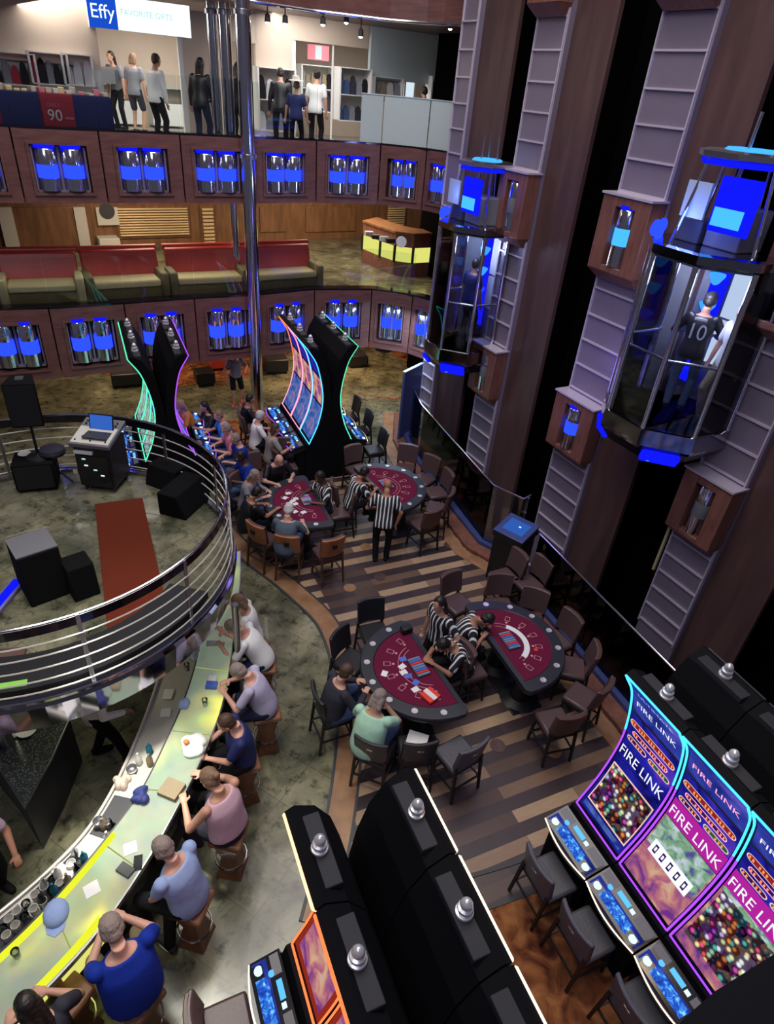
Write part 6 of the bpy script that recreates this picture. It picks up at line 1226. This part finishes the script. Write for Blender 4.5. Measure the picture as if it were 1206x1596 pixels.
q = person('man in navy shirt at the bar looking down, dark hair, between lavender and pink tops', (352, 1127), deg=205, sit=0.74, lean=6, head=(24, 0), hands=((-0.05, 0.40, 1.02), (0.16, 0.36, 1.02)), top='navy', bottom='black', hair='brown', w=1.12, skin=3, vox=0.011); stool_under(q, 'wooden stool under the man in navy', (-2.2, 4.2))
q = person('woman in pale pink top leaning on the bar beside the flat brown bag', (326, 1214), deg=150, sit=0.74, lean=8, head=(30, 10), hands=((-0.20, 0.40, BT), (0.16, 0.50, BT)), top='pink', bottom='charcoal', hair='sandy', hstyle='bun', w=1.15, s=1.06, skin=0, vox=0.011, sleeve='none'); stool_under(q, 'wooden stool under the woman in pink', (-2.4, 3.8))
q = person('man in light blue shirt and dark trousers, white-soled sneakers, turned from the bar', (253, 1322), deg=158, sit=0.74, lean=13, head=(16, 0), hands=((-0.18, 0.36, 0.70), (0.20, 0.22, 0.72)), feet_w=(at(232, 1440, 0.22), at(266, 1478, 0.02)), top='lightblue', bottom='black', hair='grey', s=1.06, w=1.1, skin=3, vox=0.011, shoes='charcoal'); stool_under(q, 'wooden stool under the man in light blue', (-2.6, 3.2))
q = person('broad man in royal blue shirt with arms folded on the glowing bar', (174, 1447), deg=132, sit=0.74, lean=12, head=(28, 0), hands=((-0.06, 0.50, BT), (0.14, 0.48, BT)), top='royal', bottom='khaki', hair='grey', w=1.2, s=1.12, skin=3, vox=0.011); stool_under(q, 'wooden stool under the broad man in royal blue', (-3.0, 2.9))
q = person('person with long dark hair in a dark grey top at the lower left picture corner', (42, 1566), deg=145, sit=0.74, lean=12, head=(15, 0), hands=bar_h(0.16, 0.34), top='charcoal', bottom='black', hair='dark', hstyle='long', vox=0.012); stool_under(q, 'wooden stool in the lower left corner', (-3.2, 2.6))
p = at(100, 1548, 0.8); bar_stool('empty wooden stool between the dark-haired person and the man in royal blue', (p.x, p.y), (p.x - 0.9, p.y + 0.4))
person('bartender in pale shirt with a teal waistcloth and black trousers under the bandstand', xy=(-3.34, 4.98), deg=20, lean=14, head=(20, 0), hands=((-0.2, 0.36, 1.0), (0.2, 0.36, 1.0)), feet=((-0.08, -0.10, 0), (0.16, 0.30, 0)), top='white', sleeve='long', bottom='black', hair='dark', skin=1, s=1.0)
person('bartender in lilac shirt and black trousers at the left picture edge', xy=(-3.78, 3.22), deg=-30, lean=14, head=(25, 0), hands=((-0.2, 0.4, 0.95), (0.2, 0.42, 0.95)), feet=((-0.10, -0.05, 0), (0.12, 0.22, 0)), top='lilac', sleeve='short', bottom='black', hair='dark', skin=1)
person('person reaching a glass across the bar from beyond the left picture edge', xy=(-3.62, 1.75), deg=60, lean=20, sit=0.74, hands=((-0.16, 0.45, BT), (0.18, 0.52, BT + 0.04)), top='rose', bottom='black', hair='brown', skin=3)
# --- nearest blackjack table
fT1 = tuple(tpt(T1, A1, 0, 0.35)); fT2 = tuple(tpt(T2, A2, 0, 0.35)); fT3 = tuple(tpt(T3, A3, 0, 0.3)); fT4 = tuple(tpt(T4, A4, 0, 0.3))
person('man in charcoal sweater seated at the left of the nearest blackjack table', (541, 1047), face=fT1, sit=0.6, lean=12, head=(12, 0), hands=((-0.12, 0.40, 0.97), (0.14, 0.40, 0.97)), top='charcoal', sleeve='long', bottom='denim', hair='brown', w=1.15, skin=3, vox=0.011)
person('woman in mint green top resting her chin at the nearest blackjack table', (592, 1088), face=fT1, sit=0.6, lean=18, head=(16, -8), hands=((-0.12, 0.40, 0.97), (0.10, 0.32, 1.15)), top='mint', bottom='denim', hair='grey', hstyle='bob', w=1.18, skin=0, vox=0.011)
person('dealer in striped referee shirt leaning over the nearest table, dealing cards', (691, 1006), face=tuple(tpt(T1, A1, 0, 0.6)), sit=0.6, lean=30, head=(25, 0), hands=((-0.06, 0.55, 0.96), (0.12, 0.55, 0.96)), top='referee_stripes', bottom='black', hair='dark', skin=1, vox=0.011)
p = tpt(T1, A1, 0.02, -0.36); chair('dealer chair with a pale side behind the dealing referee at the nearest table', (p.x, p.y), tuple(T1), 'leather', 0.6)
person('standing woman in striped referee shirt with long dark braid between two blackjack tables', (684, 942), deg=215, lean=4, head=(8, 10), hands=((-0.24, 0.12, 0.98), (0.27, 0.06, 0.84)), top='referee_stripes', bottom='black', hair='dark', hstyle='long', braid=True, skin=0, vox=0.011)
person('dealer in striped referee shirt and dark cap bent over the balustrade table', (759, 966), face=tuple(tpt(T2, A2, 0, 0.5)), sit=0.6, lean=34, head=(30, 0), hands=((-0.14, 0.45, 0.96), (0.16, 0.40, 0.96)), top='referee_stripes', bottom='black', hair='dark', skin=1, vox=0.011)
p = tpt(T2, A2, 0.0, -0.40); chair('dark brown dealer chair behind the capped referee', (p.x, p.y), tuple(T2), 'leather', 0.6)
tag(MB().box(-0.13, 0.13, -0.11, 0.11, 0, 0.012).build('paper_sheet', 'white', loc=at(650, 1153, 0.60), rotz=-0.25), 'white paper lying on the seat of the black chair near the mint-shirted woman', 'paper')
# --- table beside the stage
person('dealer in striped shirt seated at the table beside the stage', (498, 744), face=fT3, sit=0.6, lean=6, head=(15, 0), hands=((-0.16, 0.40, 0.96), (0.16, 0.40, 0.96)), top='referee_stripes', bottom='navy', hair='dark', skin=2)
p = tpt(T3, A3, 0.0, -0.46); chair('dealer chair with a pale edge at the table beside the stage', (p.x, p.y), tuple(T3), 'leather', 0.6)
person('bald player in black long-sleeved top at the far side of the stage table', (435, 717), face=fT3, sit=0.6, lean=14, head=(18, 0), hands=((-0.16, 0.42, 0.96), (0.2, 0.46, 0.96)), top='black', bottom='black', hair='white', hstyle='bald', w=1.15, skin=3, sleeve='short')
person('player in light grey hooded top at the left of the stage table', (397, 741), face=fT3, sit=0.6, lean=12, head=(14, 0), top='grey', sleeve='long', bottom='denim', hair='grey', hstyle='bob', hands=((-0.15, 0.38, 0.96), (0.15, 0.38, 0.96)))
person('dark-haired player in black shirt reaching over the stage table', (401, 768), face=fT3, sit=0.6, lean=16, head=(16, 0), hands=((-0.14, 0.40, 0.96), (0.14, 0.55, 0.97)), top='black', bottom='black', hair='dark', skin=1, w=1.1, sleeve='short')
person('white-haired player in slate shirt on the middle orange-backed chair', (450, 795), face=fT3, sit=0.6, lean=18, head=(20, 0), hands=((-0.1, 0.42, 0.96), (0.22, 0.44, 0.96)), top='slate', sleeve='short', bottom='denim', hair='white', w=1.1, skin=3)
# --- farthest table
person('dark-haired referee in stripes seated at the left of the farthest table', (568, 737), face=fT4, sit=0.6, lean=14, head=(20, 0), hands=((-0.14, 0.4, 0.96), (0.14, 0.42, 0.96)), top='referee_stripes', bottom='black', hair='dark', skin=1)
person('bald referee in stripes standing at the near edge of the farthest table', (604, 757), face=fT4, lean=22, head=(18, 0), hands=((-0.2, 0.32, 0.98), (0.24, 0.1, 0.84)), top='referee_stripes', bottom='black', hair='white', hstyle='bald', skin=1)
# --- at the far slots
for px, py, tp, hr, hs, lb, sk in [(390, 622, 'black', 'dark', 'short', 'player in black at the bright far slots, farthest back', 1), (406, 648, 'white', 'white', 'short', 'white-haired player in a white top at the bright far slots', 3), (430, 668, 'dress', 'brown', 'bob', 'player in a pale floral top closest to the bright slot screens', 0)]:
    person(lb, (px, py), deg=26, sit=0.58, lean=8, head=(5, 0), hands=((-0.15, 0.4, 0.92), (0.15, 0.4, 0.92)), top=tp, bottom='black', hair=hr, hstyle=hs, skin=sk, vox=0.018)
for px, py, tp, hr, hs, lb, sk, dg in [(318, 634, 'black', 'dark', 'long', 'woman in black with long dark hair by the purple-edged slots', 0, 215), (281, 632, 'orange', 'blonde', 'bob', 'person in orange behind the purple-edged slots', 0, 215), (340, 648, 'skyblue', 'sandy', 'short', 'player in bright sky-blue shirt at the purple-edged slots', 3, 210),
                                   (352, 668, 'rose', 'grey', 'short', 'player in pink at the purple-edged slots between two blue shirts', 3, 210), (366, 684, 'royal', 'grey', 'short', 'grey-haired man in blue behind the player in pink', 3, 215), (374, 712, 'royal', 'dark', 'short', 'dark-haired man in royal blue nearest the bandstand rail', 2, 215)]:
    person(lb, (px, py), deg=dg, sit=0.58, lean=10, head=(8, 0), hands=((-0.15, 0.4, 0.92), (0.15, 0.4, 0.92)), top=tp, bottom='denim', hair=hr, hstyle=hs, skin=sk, vox=0.018, w=1.1)
person('woman in dark top and shorts standing under the balcony left of the chrome column', xy=(-4.33, 15.9), deg=-60, lean=4, hands=((-0.2, 0.2, 1.0), (0.25, 0.1, 0.8)), top='grey', bottom='black', legs='shorts', hair='dark', hstyle='long', vox=0.02, shoes='red', s=0.92)
# --- in the lifts
c = W2(2.36, -0.36)
q = person('man in black jersey and cap inside the large lift, back turned', xy=(c.x + 0.10, c.y + 0.05), z0=3.83, deg=60, lean=6, head=(10, 0), hands=((-0.2, 0.3, 1.1), (0.22, 0.25, 1.1)), top='black', sleeve='long', bottom='slate', hair='dark', skin=1, cap='black', vox=0.016)
wt, wf = text_mesh('10'); mb = MB(); mb.add([Vector((v.x * 0.26, -0.195 + 0.05 * (v.y * 0.26), 1.20 + v.y * 0.30)) for v in wt], wf); mb.build('jersey_number', 'white', q[0])
MB().box(-0.08, 0.08, -0.19, -0.18, 1.36, 1.39).build('jersey_name', 'white', q[0])
person('white-haired person in pale top at the right of the large lift', xy=(W2(2.88, -0.12).x, W2(2.88, -0.12).y), z0=3.83, deg=200, lean=2, top='white', bottom='khaki', hair='white', hstyle='bob', skin=3, vox=0.018)
c = W2(-3.08, -0.32); person('person in navy inside the smaller far lift', xy=(c.x + 0.05, c.y + 0.1), z0=3.03, deg=40, lean=3, top='navy', bottom='black', hair='dark', skin=1, vox=0.018)
# --- on the shop deck
for px, py, kw in [(237, 104, dict(label='man in pale shirt and black trousers walking past the lit shop', deg=60, top='white', bottom='black', hair='brown', sleeve='long')), (309, 112, dict(label='woman with long dark hair in dark clothes behind the glass rail', deg=80, top='black', sleeve='long', bottom='navy', hair='dark', hstyle='long')),
                   (206, 112, dict(label='shopper in grey patterned top and shorts at the shop counter', deg=80, top='grey', bottom='charcoal', legs='shorts', hair='sandy', hstyle='bob')), (180, 108, dict(label='dark-haired saleswoman behind the left shop counter', deg=250, top='grey', bottom='black', hair='dark', hstyle='long')),
                   (365, 112, dict(label='person in black seen between the chrome columns', deg=60, top='black', sleeve='long', bottom='black', hair='dark', hstyle='long')), (437, 135, dict(label='shopper in black bending by the rack left of the second entrance', deg=100, top='black', sleeve='long', bottom='black', hair='dark', lean=20)),
                   (492, 108, dict(label='woman in white top, denim shorts and black leggings at the second entrance', deg=80, top='white', bottom='black', hair='dark', hstyle='bun')), (461, 152, dict(label='short person in a pale sun hat and dark clothes by the second entrance', deg=90, top='navy', bottom='black', hair='sandy', s=0.85)),
                   (665, 140, dict(label='dark-haired person behind the frosted railing under the pale wall', deg=120, top='black', bottom='black', hair='dark', s=0.92))]:
    off = {237: 1.4, 309: 0.9, 206: 4.2, 180: 5.0, 365: 1.6, 437: 1.3, 492: 1.5, 461: 0.9, 665: 1.1}[px]
    A = fpt(0.0)[0] + Vector((0, 0)); best = None
    r = ray(px, py); dr = Vector((r.x, r.y)).normalized()
    pt = at_line(px, py, FASC[4], FASC[8]).xy if px < 560 else at_line(px, py, FASC[8], FASC[10]).xy
    pt = pt + dr * off * 1.15
    q = person(xy=(pt.x, pt.y), z0=6.0, vox=0.02, **kw)
    if px == 461: p3 = q[1](0, 0.02, 1.47); MB().lathe([(0.17, 0), (0.16, 0.012), (0.08, 0.02), (0.075, 0.09), (0.02, 0.10)], (0, 0.03, 1.43), 20).build('sun_hat', 'offwhite', q[0], smooth=True)
light('bandstand_light', 'POINT', (-3.6, 5.2, 1.9), 14, (1.0, 0.95, 0.7), 0.2)
light('shop_light', 'AREA', (-8.6, 15.6, 8.5), 60, (1.0, 0.95, 0.9), 1.6, target=(-8.0, 15.0, 6.5))

# ================================================================== NEAR BALCONY CORNER, WORK COUNTER CLUTTER
nb = [at(*q, 6.3).xy for q in ((1046, 1640), (1068, 1585), (1114, 1545), (1206, 1487), (1340, 1400), (1500, 1560), (1300, 1800), (1046, 1800))]
struct(MB().prism(nb, 5.15, 6.3).build('wall_near', 'slot_black'))
rnd = random.Random(4)
bottle_pos = [(27, .3), (27, .6), (28, .2), (30, .4), (30, .7), (31, .3), (32, .25), (32, .6), (33, .35), (33, .7), (34, .4), (21, .35), (21, .65), (20, .5)]
bo = ['first', 'second', 'third', 'fourth', 'fifth', 'sixth', 'seventh', 'eighth', 'ninth', 'tenth', 'eleventh', 'twelfth', 'thirteenth', 'fourteenth']
for i, (k, f) in enumerate(bottle_pos):
    p = wp(k, f); m = ['dark_glass', 'cloth_khaki', 'offwhite', 'cloth_teal', 'brushed'][i % 5]; h = rnd.uniform(0.17, 0.24)
    tag(MB().lathe([(0.001, 0), (0.034, 0), (0.036, 0.02), (0.036, h * 0.6), (0.014, h * 0.78), (0.013, h), (0.001, h)], (p.x, p.y, 0.858), 14).build('bottle', m, smooth=True), 'small bottle standing in the work counter behind the bar', 'bottle', 'bottles in the work counter')
